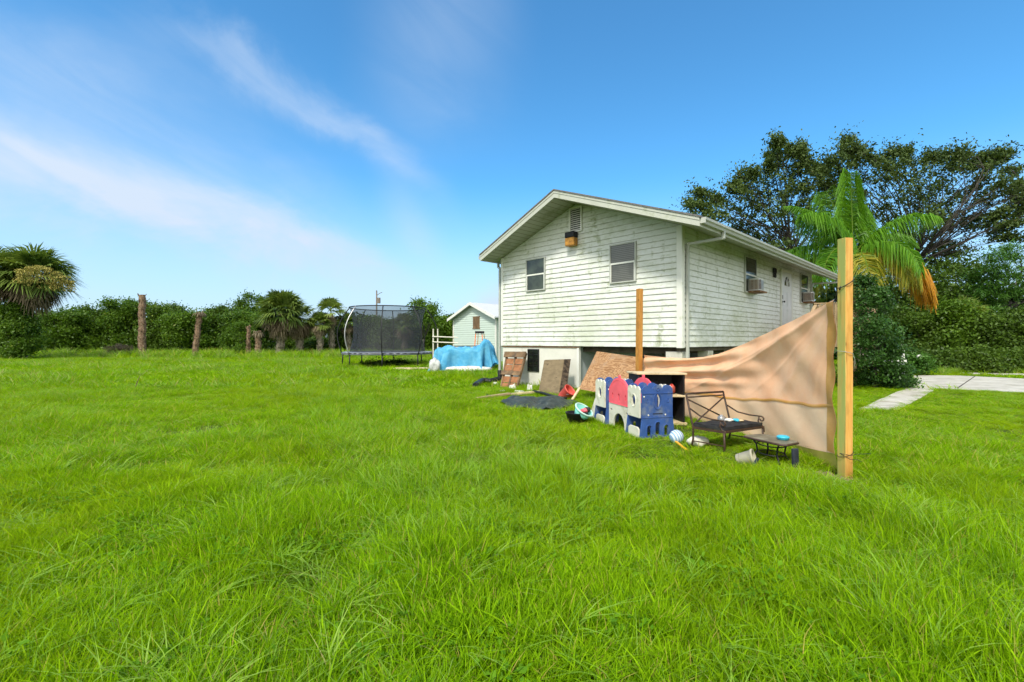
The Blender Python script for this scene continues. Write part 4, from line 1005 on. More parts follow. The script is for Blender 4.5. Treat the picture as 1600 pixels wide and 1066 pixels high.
# red bucket
bq = P(884, 618, 10.9); bq.z = .14; ax = Vector((.55, -.42, .62)).normalized()
bu = thing('red_bucket', bq, 'faded red bucket tipped beside the mouldy mattress base', 'bucket')
mb = MB(); mb.lathe(bq-ax*.16, [(0, 0), (.115, 0), (.125, .06), (.127, .065), (.15, .30), (.162, .305), (.162, .335), (.147, .335), (.143, .30), (.11, .02), (0, .02)], 26, ax); mb.build('bucket_body', M['red'], bu, True)
mb = MB(); qz = ax.to_track_quat('Z', 'Y'); mb.tube([bq-ax*.16+qz @ Vector((.165*math.cos(a), .165*math.sin(a)*.5-.10, .30-.10*math.sin(a))) for a in [math.pi*i/12 for i in range(13)]], .005, 5); mb.build('handle', M['greymetal'], bu)
# black tarp on the ground
tq2 = [P(783, 634, 10), P(838, 622, 10), P(888, 638, 10), P(872, 644, 10), P(820, 650, 10)]
tcen = Gd(838, 634)
mb = MB()
def tarp(a, c):
    th_ = 2*math.pi*a; rx = 1.22*(1+.12*math.sin(3*th_+1)+.05*math.sin(7*th_)); ry = .98*(1+.1*math.sin(2*th_+2)); r_ = c
    x = tcen.x+rx*r_*math.cos(th_)*.66; y = tcen.y+ry*r_*math.sin(th_)
    z = .07+.09*(1-c**2)*(1+.6*math.sin(x*7+1))+.035*math.sin(x*13+y*5)*math.sin(y*8)*(1-c*.4)+.02*math.sin(x*31+y*11)
    return Vector((x, y, max(.012, z)))
mb.grid(tarp, 72, 26, True); tag(mb.build('ground_tarp', M['tarpblack'], None, True), 'crumpled dark tarp lying on the grass below the mattress base', 'tarp')
mb = MB(); hp_ = [P(833, 611, 11.9), P(848, 618, 11.5), P(862, 628, 10.9), P(878, 633, 10.5), P(886, 632, 10.5)]
for p in hp_: p.z = .10
mb.tube(hp_, .035, 7); tag(mb.build('black_hose', M['pipe'], None, True), 'short black hose lying across the foot of the mattress base', 'hose')
# planks
for i, (a_, b_, lb_) in enumerate((((744, 629), (796, 622.5), 'pale timber plank on the grass left of the dark tarp'), ((800, 622), (842, 619), 'short pale plank lying behind the dark tarp'))):
    p0, p1 = Gd(a_[0], a_[1]-1.5), Gd(b_[0], b_[1]-1.5); p0.z = .07; p1.z = .09; mb = MB(); mb.beam(p0, p1, .11, .05); tag(mb.build('plank', M['cream'] if i else M['deckwood'], None, bevel=.005), lb_, 'plank')
for i, (px_, py_, r, mt, lb_) in enumerate(((772, 603, (.22, .16, .06), 'paper', 'flat white scrap on the grass in front of the wooden panel'), (785, 600, (.25, .15, .05), 'cream', 'beige scrap of board at the foot of the wooden panel'),
        (786, 615, (.17, .1, .045), 'paper', 'long white scrap in the grass below the wooden panel'), (801, 611, (.14, .12, .11), 'pier', 'grey rock like lump in the debris by the wall'),
        (828, 613, (.11, .10, .13), 'paper', 'crumpled white paper against the foundation wall'), (812, 617, (.20, .12, .06), 'pier', 'pale rubble between the planks and the wall'),
        (765, 622, (.16, .10, .04), 'slate', 'dark scrap lying over the left plank'), (893, 622, (.14, .12, .07), 'slate', 'dark scrap on the ground right of the red bucket'))):
    c = Gd(px_, py_); rr = random.Random(50+i); m_ = MB(); nn_ = 9
    pts_ = [(c.x+r[0]*(1-.25*rr.random())*math.cos(2*math.pi*k/nn_+rr.uniform(-.25, .25)), c.y+r[1]*1.3*(1-.3*rr.random())*math.sin(2*math.pi*k/nn_), rr.uniform(.0, .05)) for k in range(nn_)]
    top_ = [(c.x+(q_[0]-c.x)*rr.uniform(.4, .8), c.y+(q_[1]-c.y)*rr.uniform(.4, .8), r[2]*rr.uniform(.7, 1.7)+.03) for q_ in pts_]
    m_.add(pts_+top_+[(c.x, c.y, r[2]*1.2+.04)], [(k, (k+1) % nn_, nn_+(k+1) % nn_, nn_+k) for k in range(nn_)]+[(nn_+k, nn_+(k+1) % nn_, 2*nn_) for k in range(nn_)])
    tag(m_.build('scrap', M[mt], None), lb_, 'scrap')
# corrugated drain pipe
dp = H(-.115, .02, .45); pts = []
ctrl = [dp, dp+Vector((0, -.02, -.25)), Vector((dp.x-.14, dp.y-.3, .16)), Gd(766, 603)+Vector((0, 0, .15)), Gd(754, 603)+Vector((0, 0, .16)), Gd(742, 609)+Vector((0, 0, .12))]
def cr(P_, n=10):
    o = []
    for i in range(len(P_)-1):
        p0, p1, p2, p3 = P_[max(i-1, 0)], P_[i], P_[i+1], P_[min(i+2, len(P_)-1)]
        for k in range(n):
            t = k/n; o.append(.5*((2*p1)+(-p0+p2)*t+(2*p0-5*p1+4*p2-p3)*t*t+(-p0+3*p1-3*p2+p3)*t**3))
    return o+[P_[-1]]
cpts = cr(ctrl, 16); mb = MB(); mb.tube(cpts, [.075+.010*(i % 2) for i in range(len(cpts))], 12)
tag(mb.build('drain_pipe', M['pipe'], None), 'black corrugated drain pipe curling out from the left downspout', 'pipe')

# ------------------------------------------------------------ blue tarp heap, ladder, bag
TY = 21.0; tx0, tx1 = X(675, TY), X(777.5, TY); tmx = (tx0+tx1)/2; thw = (tx1-tx0)/2
def topz(x):
    f = (x-tx0)/(tx1-tx0); z = interp([(0, .7), (.05, 1.0), (.12, 1.14), (.25, 1.16), (.38, 1.10), (.6, 1.10), (.72, 1.15), (.80, 1.46), (.84, 1.50), (.90, 1.32), (.96, 1.1), (1, .75)], max(0, min(1, f))); return z
def botz(a, x):
    f = (x-tx0)/(tx1-tx0); return .06+.16*sst(1-abs(f-.45)/.14)+.06*math.sin(a*30)+(.34*sst((f-.86)/.12))
bt = thing('tarp_heap', (tmx, TY, 0), 'crumpled blue tarp draped over a low heap left of the house', 'tarp')
def bt_pt(a, c):
    th_ = 2*math.pi*a; cx_, sx_ = math.cos(th_), math.sin(th_)
    ex = abs(cx_)**.6*(1 if cx_ > 0 else -1); ey = abs(sx_)**.6*(1 if sx_ > 0 else -1)
    fold = .17*math.sin(th_*9+1)+.13*math.sin(th_*17+2+1.5*c)+.06*math.sin(th_*41+3*c)
    if c < .45: k = c/.45*.9; drop = 0
    else: k = .9+.10*((c-.45)/.55)**.6; drop = (c-.45)/.55
    k2 = k*(1+fold*.5*sst(drop)); x = tmx+thw*ex*k2; y = TY+.85*ey*k2*(1+.25*fold*drop*3)
    z = topz(x)-.16*(k**4)+.05*math.sin(x*9+y*4)+.03*math.sin(x*19-y*11)
    z = z+(botz(a, x)-z)*drop**1.05
    return Vector((x, y, z))
mb = MB(); mb.grid(bt_pt, 150, 34, True); mb.build('tarp_sheet', M['bluetarp'], bt, True)
mb = MB(); mb.box(tx0+.5, tx1-.5, TY-.55, TY+.55, 0, .55); mb.build('covered_pile', M['slate'], bt)
mb = MB(); mb.tube([(X(700, TY), TY-.2, Z(541.5, TY)), (X(745, TY), TY-.2, Z(541.5, TY)+.02)], .02, 6); tag(mb.build('bar', M['black'], None), 'thin black bar lying on top of the blue tarp', 'bar')
clutter('white_tarp', (X(732, 20), 20.1, .14), (1.0, .25, .16), M['paper'], 'white sheet showing under the front of the blue tarp', 61, 'sheet')
bgp = Vector((X(679, 19.9), 19.9, 0)); clutter('grey_bag', (bgp.x, bgp.y, .30), (.24, .18, .32), M['bag'], 'grey white bag standing at the left end of the blue tarp', 62, 'bag')
# step ladder
lc = Vector((X(749.5, 22.6), 22.6, 0)); lad = thing('step_ladder', lc, 'orange fibreglass step ladder with black top behind the blue tarp', 'ladder')
lt = Z(518.5, 22.6)
mb = MB()
for s_ in (-1, 1):
    mb.beam((lc.x+s_*.32, lc.y-.35, 0), (lc.x+s_*.15-.04, lc.y, lt-.08), .07, .04, up=(1, 0, 0))
mb.build('front_rails', M['orange'], lad)
mb = MB()
for s_ in (-1, 1): mb.beam((lc.x+s_*.30+.12, lc.y+.5, 0), (lc.x+s_*.14+.06, lc.y+.05, lt-.08), .05, .03, up=(1, 0, 0))
mb.build('rear_rails', M['yellow'], lad)
mb = MB()
for i in range(5):
    z = .3+i*.3; k = z/lt; w2_ = .32-.17*k; mb.box(lc.x-w2_-.03*k, lc.x+w2_-.03*k, lc.y-.35*(1-k)-.05, lc.y-.35*(1-k)+.03, z-.02, z+.02)
mb.build('treads', M['greymetal'], lad)
mb = MB(); mb.box(lc.x-.22, lc.x+.22, lc.y-.12, lc.y+.14, lt-.08, lt+.03); mb.build('top_cap', M['black'], lad, bevel=.02)
# white pipe rails
FY = 24.5; fn = thing('pipe_rack', (X(690, FY), FY, 0), 'open rack of thin pale pipes between the trampoline and the shed', 'rack')
for px_ in (677, 684, 708.5):
    mb = MB(); mb.tube([(X(px_, FY), FY, 0), (X(px_, FY), FY, Z(514 if px_ < 700 else 517, FY))], .035, 7); mb.build('upright', M['plasticwhite'], fn)
for py_ in (526, 534.5): mb = MB(); mb.tube([(X(676, FY), FY-.05, Z(py_, FY)), (X(716, FY), FY-.05, Z(py_+1.5, FY))], .03, 7); mb.build('crossbar', M['plasticwhite'], fn)

# ------------------------------------------------------------ trampoline
TRY = 25.6; trc = Vector((X(606.5, TRY), TRY, 0)); R0 = 2.42; RT = 2.05; FZ = .76; NZ = 3.22
tr_ = thing('trampoline', trc, 'round black trampoline with curved poles and a dark safety net', 'trampoline')
ring = lambda r, z, n=40: [(trc.x+r*math.cos(2*math.pi*i/n), trc.y+r*math.sin(2*math.pi*i/n), z) for i in range(n)]
mb = MB(); mb.tube(ring(R0, FZ), .035, 8, closed=True); mb.build('frame_ring', M['blackmetal'], tr_, True)
mb = MB(); mb.lathe((trc.x, trc.y, FZ+.02), [(2.05, .0), (2.08, .035), (2.36, .035), (2.45, .0), (2.44, -.10), (2.40, -.10)], 48); mb.build('edge_pad', mat('grey blue pad', (.20, .22, .26), .55, .15, 3, (.42, .44, .46), 2), tr_, True)
mb = MB(); mb.lathe((trc.x, trc.y, FZ+.01), [(0, 0), (2.04, 0)], 48); mb.build('mat', M['black'], tr_)
mb = MB(); mb.tube(ring(RT, NZ), .028, 6, closed=True); mb.build('top_ring', M['blackmetal'], tr_, True)
NP = 8
for i in range(NP):
    a = 2*math.pi*(i+.18)/NP; c_, s_ = math.cos(a), math.sin(a)
    bul = .36
    pts = [(trc.x+c_*(R0+.04), trc.y+s_*(R0+.04), .0 if False else FZ-.08)]
    for k in range(1, 13):
        f = k/12; r = R0+.04+bul*math.sin(math.pi*min(1, f*.98))**1.0*(1-.25*f)-(R0+.04-RT)*f**2.2; pts.append((trc.x+c_*r, trc.y+s_*r, FZ-.08+(NZ-FZ+.08)*f**.92))
    mb = MB(); mb.tube(pts, .028, 7); mb.build('net_pole', M['greymetal'] if i == 5 else M['blackmetal'], tr_, True)
    mb = MB(); mb.tube([(trc.x+c_*R0, trc.y+s_*R0, FZ-.05), (trc.x+c_*(R0+.03), trc.y+s_*(R0+.03), .0)], .032, 7); mb.build('leg', M['blackmetal'], tr_, True)
mb = MB(); mb.grid(lambda a, c: Vector((trc.x+(2.06-.20*math.sin(math.pi*c)*1.0-.02*c)*(1-.012*abs(math.sin(8*math.pi*a)))*math.cos(2*math.pi*a), trc.y+(2.06-.20*math.sin(math.pi*c))*math.sin(2*math.pi*a), FZ+.03+(NZ-FZ-.05)*c)), 64, 12, True)
mb.build('safety_net', M['net'], tr_, True)
# board on the ground below the trampoline
bq_ = Gd(652, 577.5); mb = MB(); mb.box(bq_.x-1.1, bq_.x+1.1, bq_.y-.4, bq_.y+.3, .02, .09); tag(mb.build('board', M['cream'], None, bevel=.01), 'pale board lying on the grass beside the trampoline', 'board')

# utility pole, dead twig
up_ = Vector((X(588.5, 75), 75, 0)); po = thing('utility_pole', up_, 'distant grey utility pole above the trampoline', 'utility pole')
mb = MB(); mb.tube([up_, (up_.x, up_.y, Z(454, 75))], [.16, .11], 8); mb.build('pole', M['utilpole'], po)
mb = MB(); mb.tube([(up_.x, up_.y, Z(462, 75)), (up_.x+.55, up_.y, Z(458, 75)), (up_.x+.9, up_.y, Z(457, 75))], .05, 6); mb.lathe((up_.x+.35, up_.y, Z(474, 75)), [(0, 0), (.28, 0), (.28, .9), (0, .9)], 10); mb.build('transformer', M['utilpole'], po)
tw = Gd(210, 611); mb = MB(); mb.tube([(tw.x, tw.y, 0), (tw.x+.07, tw.y, .22), (tw.x+.17, tw.y, .46)], [.014, .012, .004], 6); tag(mb.build('dead_stick', M['deadtrunk'], None), 'thin dead stick poking up out of the open lawn', 'stick')
# ------------------------------------------------------------ small white fence post and gate beside the glossy shrub
fp = Vector((X(1408, 17.5), 17.5, 0)); fo = thing('planter_stand', fp, 'grey and white stand with a white post beside the glossy shrub', 'stand')
mb = MB(); mb.box(fp.x+.02, fp.x+.10, fp.y-.04, fp.y+.04, 0, Z(538, 17.5)); mb.build('post', M['whitepaint'], fo)
mb = MB(); mb.box(fp.x-.42, fp.x-.01, fp.y-.2, fp.y+.2, 0, Z(566, 17.5)); mb.build('stand_body', M['bluewall'], fo, bevel=.02)
mb = MB(); mb.box(fp.x-.50, fp.x+.0, fp.y-.26, fp.y+.24, Z(566, 17.5)+.001, Z(562, 17.5)); mb.build('stand_top', M['whitepaint'], fo, bevel=.01)

# ------------------------------------------------------------ foliage generators
def leaves_np(C, R, size, tint, up=.35, aspect=.5, droop=0.0, rngl=rng):
    """diamond leaves at centres C"""
    n = len(C)
    d = rngl.normal(size=(n, 3)); d[:, 2] -= droop; d /= np.linalg.norm(d, axis=1)[:, None]
    nr = rngl.normal(size=(n, 3)); nr[:, 2] = np.abs(nr[:, 2])+up; s = np.cross(d, nr); s /= np.linalg.norm(s, axis=1)[:, None]+1e-6
    L_ = size*rngl.uniform(.6, 1.3, n)[:, None]; W_ = L_*aspect
    V = np.stack([C-d*L_*.5, C+s*W_*.5+d*L_*.05, C+d*L_*.5, C-s*W_*.5+d*L_*.05], 1).reshape(-1, 3)
    return V, np.arange(n*4).reshape(-1, 4), np.repeat(tint, 4)
def leafobj(name, C, size, tint, mt, parent, **kw):
    V, Q, T_ = leaves_np(np.asarray(C), None, size, np.asarray(tint), **kw); return new_obj(name, np_mesh(name, V, Q, False, {'tint': T_}), mt, parent)
def clump_centres(clusters, nsub, nleaf, sub_r, rg, org=None):
    """clusters: (x,y,z,rx,ry,rz). leaves gather in sub-clumps near cluster surfaces"""
    Cs = []; Ts = []; subs = []
    for (x, y, z, rx, ry, rz) in clusters:
        v = rg.normal(size=(nsub, 3)); v /= np.linalg.norm(v, axis=1)[:, None]; v *= rg.uniform(.35, 1, nsub)[:, None]**.5
        c = np.array([x, y, z])+v*np.array([rx, ry, rz]); subs.append(c)
        sr = sub_r*rg.uniform(.6, 1.3, nsub)
        for k in range(nsub):
            q = rg.normal(size=(nleaf, 3))*sr[k]*np.array([1, 1, .6])*.55
            if org is not None:
                dr_ = c[k]-org; dr_ /= np.linalg.norm(dr_); dr_ = dr_*.8+rg.normal(0, .35, 3); dr_[2] *= .7; q = q*.55+np.outer(rg.normal(0, 1.0, nleaf)*sr[k], dr_)
            Cs.append(c[k]+q); Ts.append(np.clip(rg.uniform(0, 1)*.55+rg.uniform(0, .45, nleaf), 0, 1))
    return np.concatenate(Cs), np.concatenate(Ts), subs
def limb(mb, a, b_, r0, r1, rg, bend=.12, n=5):
    a = Vector(a); b_ = Vector(b_); L_ = (b_-a).length; o1 = Vector(rg.normal(size=3))*L_*bend; o1.z = abs(o1.z)*.5
    pts = [a.lerp(b_, i/n)+o1*math.sin(math.pi*i/n) for i in range(n+1)]; mb.tube(pts, [r0+(r1-r0)*i/n for i in range(n+1)], 6); return pts
def tree(name, label, base, fork, clusters, mt, leaf, cat='tree', group=None, nsub=10, nleaf=40, sub_r=.6, trunk_r=.2, seed=1, bark='bark', aspect=.5, twigs=True, limbs=True, stretch=False):
    rg = np.random.default_rng(seed); base = Vector(base); o = thing(name, base, label, cat, group)
    C, T_, subs = clump_centres(clusters, nsub, nleaf, sub_r, rg, np.array(fork) if stretch else None); keep = C[:, 2] > .03
    leafobj('crown', C[keep], leaf, T_[keep], M[mt], o, aspect=aspect, rngl=rg)
    mb = MB(); f = Vector(fork); mb.tube([base+Vector((0, 0, -.1)), base.lerp(f, .5)+Vector((rg.normal()*.08, 0, 0)), f], [trunk_r*1.25, trunk_r, trunk_r*.8], 8)
    if limbs:
        for cl_, sb in zip(clusters, subs):
            c = Vector(cl_[:3]); pts = limb(mb, f, c, trunk_r*.20, trunk_r*.05, rg)
            if twigs:
                for k in range(0, len(sb), 3):
                    s0_ = pts[rg.integers(2, len(pts))]; limb(mb, s0_, Vector(sb[k]), trunk_r*.05, trunk_r*.015, rg, .1, 3)
    mb.build('trunk', M[bark], o, True); return o
def bush(name, label, px_, Y, topy, hw_px, mt, leaf, seed, dens=1.0, cat='shrub', group=None, ry=None, squash=1.0, aspect=.5, n=None, basez=0.25):
    rg = np.random.default_rng(seed); rx = hw_px/F*Y; zt_ = Z(topy+(22 if Y > 35 else 12), Y); cx = X(px_, Y); ry = ry or rx*.85
    n = n or max(8, int(10*dens)); cls = []
    for i in range(n):
        a = rg.uniform(0, 2*math.pi); rr_ = rg.uniform(0, 1)**.5; hz = rg.uniform(0, 1)
        wz = (1-hz**2.2)**.5*.9+.1
        cr_ = (.14+.24*rg.uniform()**1.5)*min(rx, zt_*.6)
        z = basez+(zt_-basez-cr_*.7)*hz
        cls.append((cx+rx*.85*rr_*math.cos(a)*wz, Y+ry*rr_*math.sin(a)*wz, max(z, cr_*.5), cr_*1.25, cr_, cr_*.85))
    cls.append((cx+rg.uniform(-.3, .3)*rx, Y, zt_-.3*min(rx, zt_*.5), .35*min(rx, zt_*.5), .3*min(rx, zt_*.5), .3*min(rx, zt_*.5)))
    for i in range(7):
        a = rg.uniform(-1, 1); cr_ = .09*min(rx, zt_*.6)*rg.uniform(.6, 1.5); cls.append((cx+rx*.85*a, Y+rg.uniform(-.5, .5)*ry, zt_*(1.02+.10*rg.uniform()-.22*a*a), cr_, cr_, cr_*1.2))
    return tree(name, label, (cx, Y, 0), (cx, Y, zt_*.35), cls, mt, leaf, cat, group, nsub=max(6, int(14*dens)), nleaf=34, sub_r=leaf*3.2, trunk_r=.05+rx*.03, seed=seed, aspect=aspect, twigs=False)

# treeline on the left
HG_ = 'dense shrubs of the hedge behind the lawn'
hedge = [(-30, 46, 470, 60, 'dense green shrub at the left edge of the photo, behind the big palm'), (28, 33.4, 474, 26, 'vine covered shrub hiding the trunk of the big left palm'), (45, 47, 476, 50, 'dark shrub directly below the big left palm crown'),
         (110, 46, 476, 45, 'dark leafy shrub just right of the big left palm'), (150, 50, 468, 42, 'leafy shrub between the big left palm and the tallest dead trunk'), (198, 48, 459, 44, 'round topped shrub just left of the tallest dead trunk'),
         (252, 48, 468, 42, 'bright topped shrub just right of the tallest dead trunk'), (300, 46, 477, 40, 'dark shrub behind the leaning dead trunk with the frayed top'), (345, 49, 470, 44, 'bright green shrub right of the leaning dead trunk'),
         (386, 45, 476, 36, 'low green shrub behind the short stump'), (402, 54, 453, 40, 'tall airy tree standing above the hedge left of the fan palms'), (465, 50, 498, 40, 'dark shrub behind the fan palm trunks'),
         (548, 47, 497, 30, 'green shrub left of the trampoline'), (590, 48, 484, 36, 'green shrub seen through the left of the safety net'), (640, 46, 486, 36, 'green shrub seen through the right of the safety net'), (688, 44, 480, 28, 'dark green shrub just left of the shed'), (505, 48, 515, 34, 'low shrub below the slim fan palm')]
for i, (px_, Y, ty, hw_, lb_) in enumerate(hedge):
    bush('tall_tree' if 'tree' in lb_.split()[:4] else 'shrub', lb_, px_, Y, ty, hw_, 'leafmid' if i % 2 == 1 or i == 10 else 'leafdark', .24 if Y > 35 else .17, 100+i, 1.9 if i != 10 else 1.0, cat='shrub' if i != 10 else 'tree', group=HG_ if i != 10 else None, n=26 if i != 10 else 14, basez=.25 if Y < 35 else .9)
bush('small_tree', 'thin sparse young tree rising behind the right end of the trampoline', 662, 40, 456, 20, 'leafmid', .20, 140, .4, cat='tree', n=9, basez=3.2)
bush('weed_patch', 'dark leafy weeds growing under the trampoline', 606, 25.2, 560, 40, 'leafdark', .12, 150, .7, cat='weeds', n=26, ry=1.5, basez=.05)
bush('dry_bush', 'small brown dry bush at the hedge foot left of the tallest dead trunk', 186, 40, 521, 20, 'fandead', .10, 141, .5, n=9)
bush('weed_bush', 'pale green climbing weeds beside the short stump', 378, 40, 488, 14, 'leafmid', .13, 142, .6, n=10)

# far mass of foliage that closes the gaps under the hedge
def far_mass(name, x0, x1, Y, h, n, mt, seed):
    rg = np.random.default_rng(seed); xx = rg.uniform(x0, x1, n); yy = Y+rg.uniform(-1.5, 2.5, n)
    zz_ = rg.uniform(0, 1, n)**.8*h*(1+.12*np.sin(xx*.6)+.08*np.sin(xx*1.7))
    C = np.stack([xx, yy, zz_], 1); o = leafobj(name, C, .45, rg.uniform(0, .3, n), M[mt], None, rngl=rg, aspect=.6); return tag(o, None, None, None, 'stuff')
o = far_mass('undergrowth', -85, -3, 53, 3.9, 26000, 'leafdark', 5); tag(o, 'dark undergrowth filling the back of the left hedge', 'undergrowth')

# fan palms ------------------------------------------------
def strips(A, B, Cc, wd, tint, nrm=None, rg=rng):
    """two-segment narrow strips A->B->C, returns V,Q,T"""
    n = len(A); d = Cc-A; r = rg.normal(size=(n, 3)) if nrm is None else nrm
    s = np.cross(d, r); s /= np.linalg.norm(s, axis=1)[:, None]+1e-6; w_ = np.asarray(wd).reshape(-1, 1)
    V = np.stack([A-s*w_*.35, A+s*w_*.35, B-s*w_*.5, B+s*w_*.5, Cc-s*w_*.06, Cc+s*w_*.06], 1).reshape(-1, 3)
    b_ = np.arange(n)[:, None]*6; Q = np.concatenate([b_+np.array([[0, 1, 3, 2]]), b_+np.array([[2, 3, 5, 4]])], 0)
    return V, Q, np.repeat(tint, 6)
def cat(*parts):
    V = []; Q = []; T_ = []; b_ = 0
    for v, q, t in parts: V.append(v); Q.append(q+b_); T_.append(t); b_ += len(v)
    return np.concatenate(V), np.concatenate(Q), np.concatenate(T_)
def fan_leaves(c, dirs, pet, size, rg, droop=.5, wd=.06, nseg=22, tlo=0, thi=1):
    parts = []
    for d in dirs:
        d = d/np.linalg.norm(d); hub = c+d*pet+np.array([0, 0, -.10*pet]); side = np.cross(d, [0, 0, 1.0]);
        if np.linalg.norm(side) < .1: side = np.array([1.0, 0, 0])
        side /= np.linalg.norm(side); upv = np.cross(side, d)
        roll = rg.uniform(-.5, .5); side2 = side*math.cos(roll)+upv*math.sin(roll)
        an = np.linspace(-1.9, 1.9, nseg)+rg.normal(0, .04, nseg); ln = size*(1-.18*np.abs(an)/1.9)*rg.uniform(.85, 1.1, nseg)
        D = np.cos(an)[:, None]*d+np.sin(an)[:, None]*side2
        A = np.tile(hub, (nseg, 1)); B = hub+D*ln[:, None]*.55; Cc = hub+D*ln[:, None]*.92; Cc[:, 2] -= droop*ln*rg.uniform(.5, 1.1, nseg)*.6; B[:, 2] -= droop*ln*.10
        tt = rg.uniform(tlo, thi); parts.append(strips(A, B, Cc, np.full(nseg, wd), np.clip(tt+rg.uniform(-.15, .15, nseg), 0, .92), np.tile(upv, (nseg, 1)), rg))
        parts.append(strips(c[None], (c+hub)[None]/2, hub[None], [.05], np.array([.6]), upv[None], rg))
    return cat(*parts)
def fan_palm(name, label, px_, Y, basepy, cy, r_px, seed, trunk_r=.2, skirt=40, live=34, fruit=False, lean=0, deadmore=1.0, group='fan palms along the hedge'):
    rg = np.random.default_rng(seed); c = np.array([X(px_, Y), Y, Z(cy, Y)]); size = r_px/F*Y
    o = thing(name, (c[0]-lean, Y, 0), label, 'palm tree', group)
    dirs = []
    for i in range(live):
        a = rg.uniform(0, 2*math.pi); e = rg.uniform(-.35, 1.35); dirs.append(np.array([math.cos(a)*math.cos(e), math.sin(a)*math.cos(e), math.sin(e)]))
    V, Q, T_ = fan_leaves(c, dirs, size*.50, size*.70, rg, .62, .05+.022*size, 26); new_obj('fronds', np_mesh('fronds', V, Q, False, {'tint': T_}), M['fan'], o)
    dirs = []
    for i in range(skirt):
        a = rg.uniform(0, 2*math.pi); e = rg.uniform(-1.3, -.25); dirs.append(np.array([math.cos(a)*math.cos(e), math.sin(a)*math.cos(e), math.sin(e)]))
    if skirt:
        V, Q, T_ = fan_leaves(c+np.array([0, 0, -.05*size]), dirs, size*.38, size*.50, rg, 1.0, .05+.02*size, 16); new_obj('dead_skirt', np_mesh('dead_skirt', V, Q, False, {'tint': T_}), M['fandead'], o)
    if fruit:
        tw_ = np.array([-c[0], -c[1], 0]); tw_ /= np.linalg.norm(tw_); rt_ = np.array([tw_[1]*-1, tw_[0], 0]); n = 2800; k = rg.integers(0, 8, n)
        bo = np.array([-.22, -.05, .10, .26, .42, .56, .70, .34])[k]*size; bh = np.array([.02, .12, .16, .14, .05, -.04, -.16, -.10])[k]*size; ln_ = rg.uniform(0, 1, n)**1.4*np.array([.35, .5, .45, .55, .5, .4, .3, .35])[k]*size
        C = c+tw_*(size*(.92-.25*bo/size)+rg.normal(0, .05*size, n))[:, None]+rt_*(bo+rg.normal(0, .045*size, n)*(1+ln_/size))[:, None]+np.array([0, 0, 1.0])*(bh-ln_)[:, None]
        leafobj('flower_stalks', C, .15, rg.uniform(0, 1, n), M['fanfruit'], o, rngl=rg, aspect=.35, droop=1.5)
    mb = MB(); pts = []; rr_ = []
    for i in range(13):
        f = i/12; pts.append((c[0]-lean*(1-f), Y+.05*math.sin(f*5), (c[2]-.1)*f-.05)); rr_.append(trunk_r*(1.15-.2*f)*(1+.14*(i % 2)))
    mb.tube(pts, rr_, 9); V_, F_ = [], []
    for i in range(90):        # old leaf boots
        z = rg.uniform(.1, .98)*(c[2]-.2); a = rg.uniform(0, 2*math.pi); f = z/c[2]; q = Vector((c[0]-lean*(1-f)+trunk_r*.9*math.cos(a), Y+trunk_r*.9*math.sin(a), z)); e = q+Vector((math.cos(a)*.16, math.sin(a)*.16, .24)); mb.beam(q, e, .09, .03, up=(math.cos(a), math.sin(a), 0))
    mb.build('trunk', M['palmtrunk'], o); return o
fan_palm('fan_palm', 'big fan palm with a brown dead skirt and yellow flowers at left', 52, 34, 545, 430, 58, 201, .26, 80, 60, True, .9)
fan_palm('fan_palm', 'fan palm cut by the left edge of the photo, grey trunk in front', -14, 33, 545, 424, 50, 202, .24, 50, 40, False, -.1)
fan_palm('fan_palm', 'round headed fan palm with a thick grey skirt, in the middle of the hedge', 441, 42, 545, 487, 41, 203, .30, 80, 60, False, .25)
fan_palm('fan_palm', 'lower fan palm with drooping dead leaves, right of the round headed palm', 468, 43, 545, 498, 32, 204, .26, 60, 20, False, .0)
fan_palm('fan_palm', 'slim fan palm with a ragged green top left of the trampoline', 517, 44, 545, 488, 28, 205, .2, 16, 20, False, -.15)
fan_palm('fan_palm', 'low yellowish fan palm beside the slim palm, left of the trampoline', 500, 43, 545, 505, 22, 206, .18, 22, 16, False, 0)
fan_palm('fan_palm', 'short green fan palm behind the left pole of the trampoline', 545, 45, 545, 505, 22, 207, .18, 14, 20, False, 0)
fan_palm('fan_palm', 'small drooping palm seen through the safety net', 632, 42, 545, 508, 24, 208, .2, 24, 16, False, 0)
# dead trunks
def dead_trunk(label, px_, Y, ty, wpx, seed, lean=0, tuft=True):
    rg = np.random.default_rng(seed); zt_ = Z(ty, Y); r = wpx/2/F*Y; x = X(px_, Y); o = thing('dead_palm', (x, Y, 0), label, 'dead palm trunk', 'dead palm trunks along the hedge'); mb = MB()
    n = 16; mb.tube([(x+lean*i/n+.03*math.sin(i), Y, zt_*i/n-.05*(i == 0)) for i in range(n+1)], [r*(1.1-.25*i/n+.12*(i % 2)) for i in range(n+1)], 9)
    for i in range(60):
        z = rg.uniform(.03, 1)*zt_; a = rg.uniform(0, 2*math.pi); q = Vector((x+lean*z/zt_+r*.8*math.cos(a), Y+r*.8*math.sin(a), z)); mb.beam(q, q+Vector((math.cos(a)*.10, math.sin(a)*.10, .18)), .07, .03, up=(math.cos(a), math.sin(a), 0))
    mb.build('stem', M['deadtrunk'], o)
    if tuft:
        dirs = [np.array([math.cos(a), math.sin(a), rg.uniform(-.9, .3)]) for a in rg.uniform(0, 6.28, 9)]; V, Q, T_ = fan_leaves(np.array([x+lean, Y, zt_]), dirs, .15, .55, rg, 1.0, .07, 7); new_obj('frayed_top', np_mesh('frayed_top', V, Q, False, {'tint': T_}), M['fandead'], o)
dead_trunk('tallest bare dead palm trunk, standing straight before the left hedge', 222, 38, 461, 9.5, 301, 0, False)
dead_trunk('leaning dead palm trunk with a frayed drooping top', 304, 38, 488, 7.5, 302, .45)
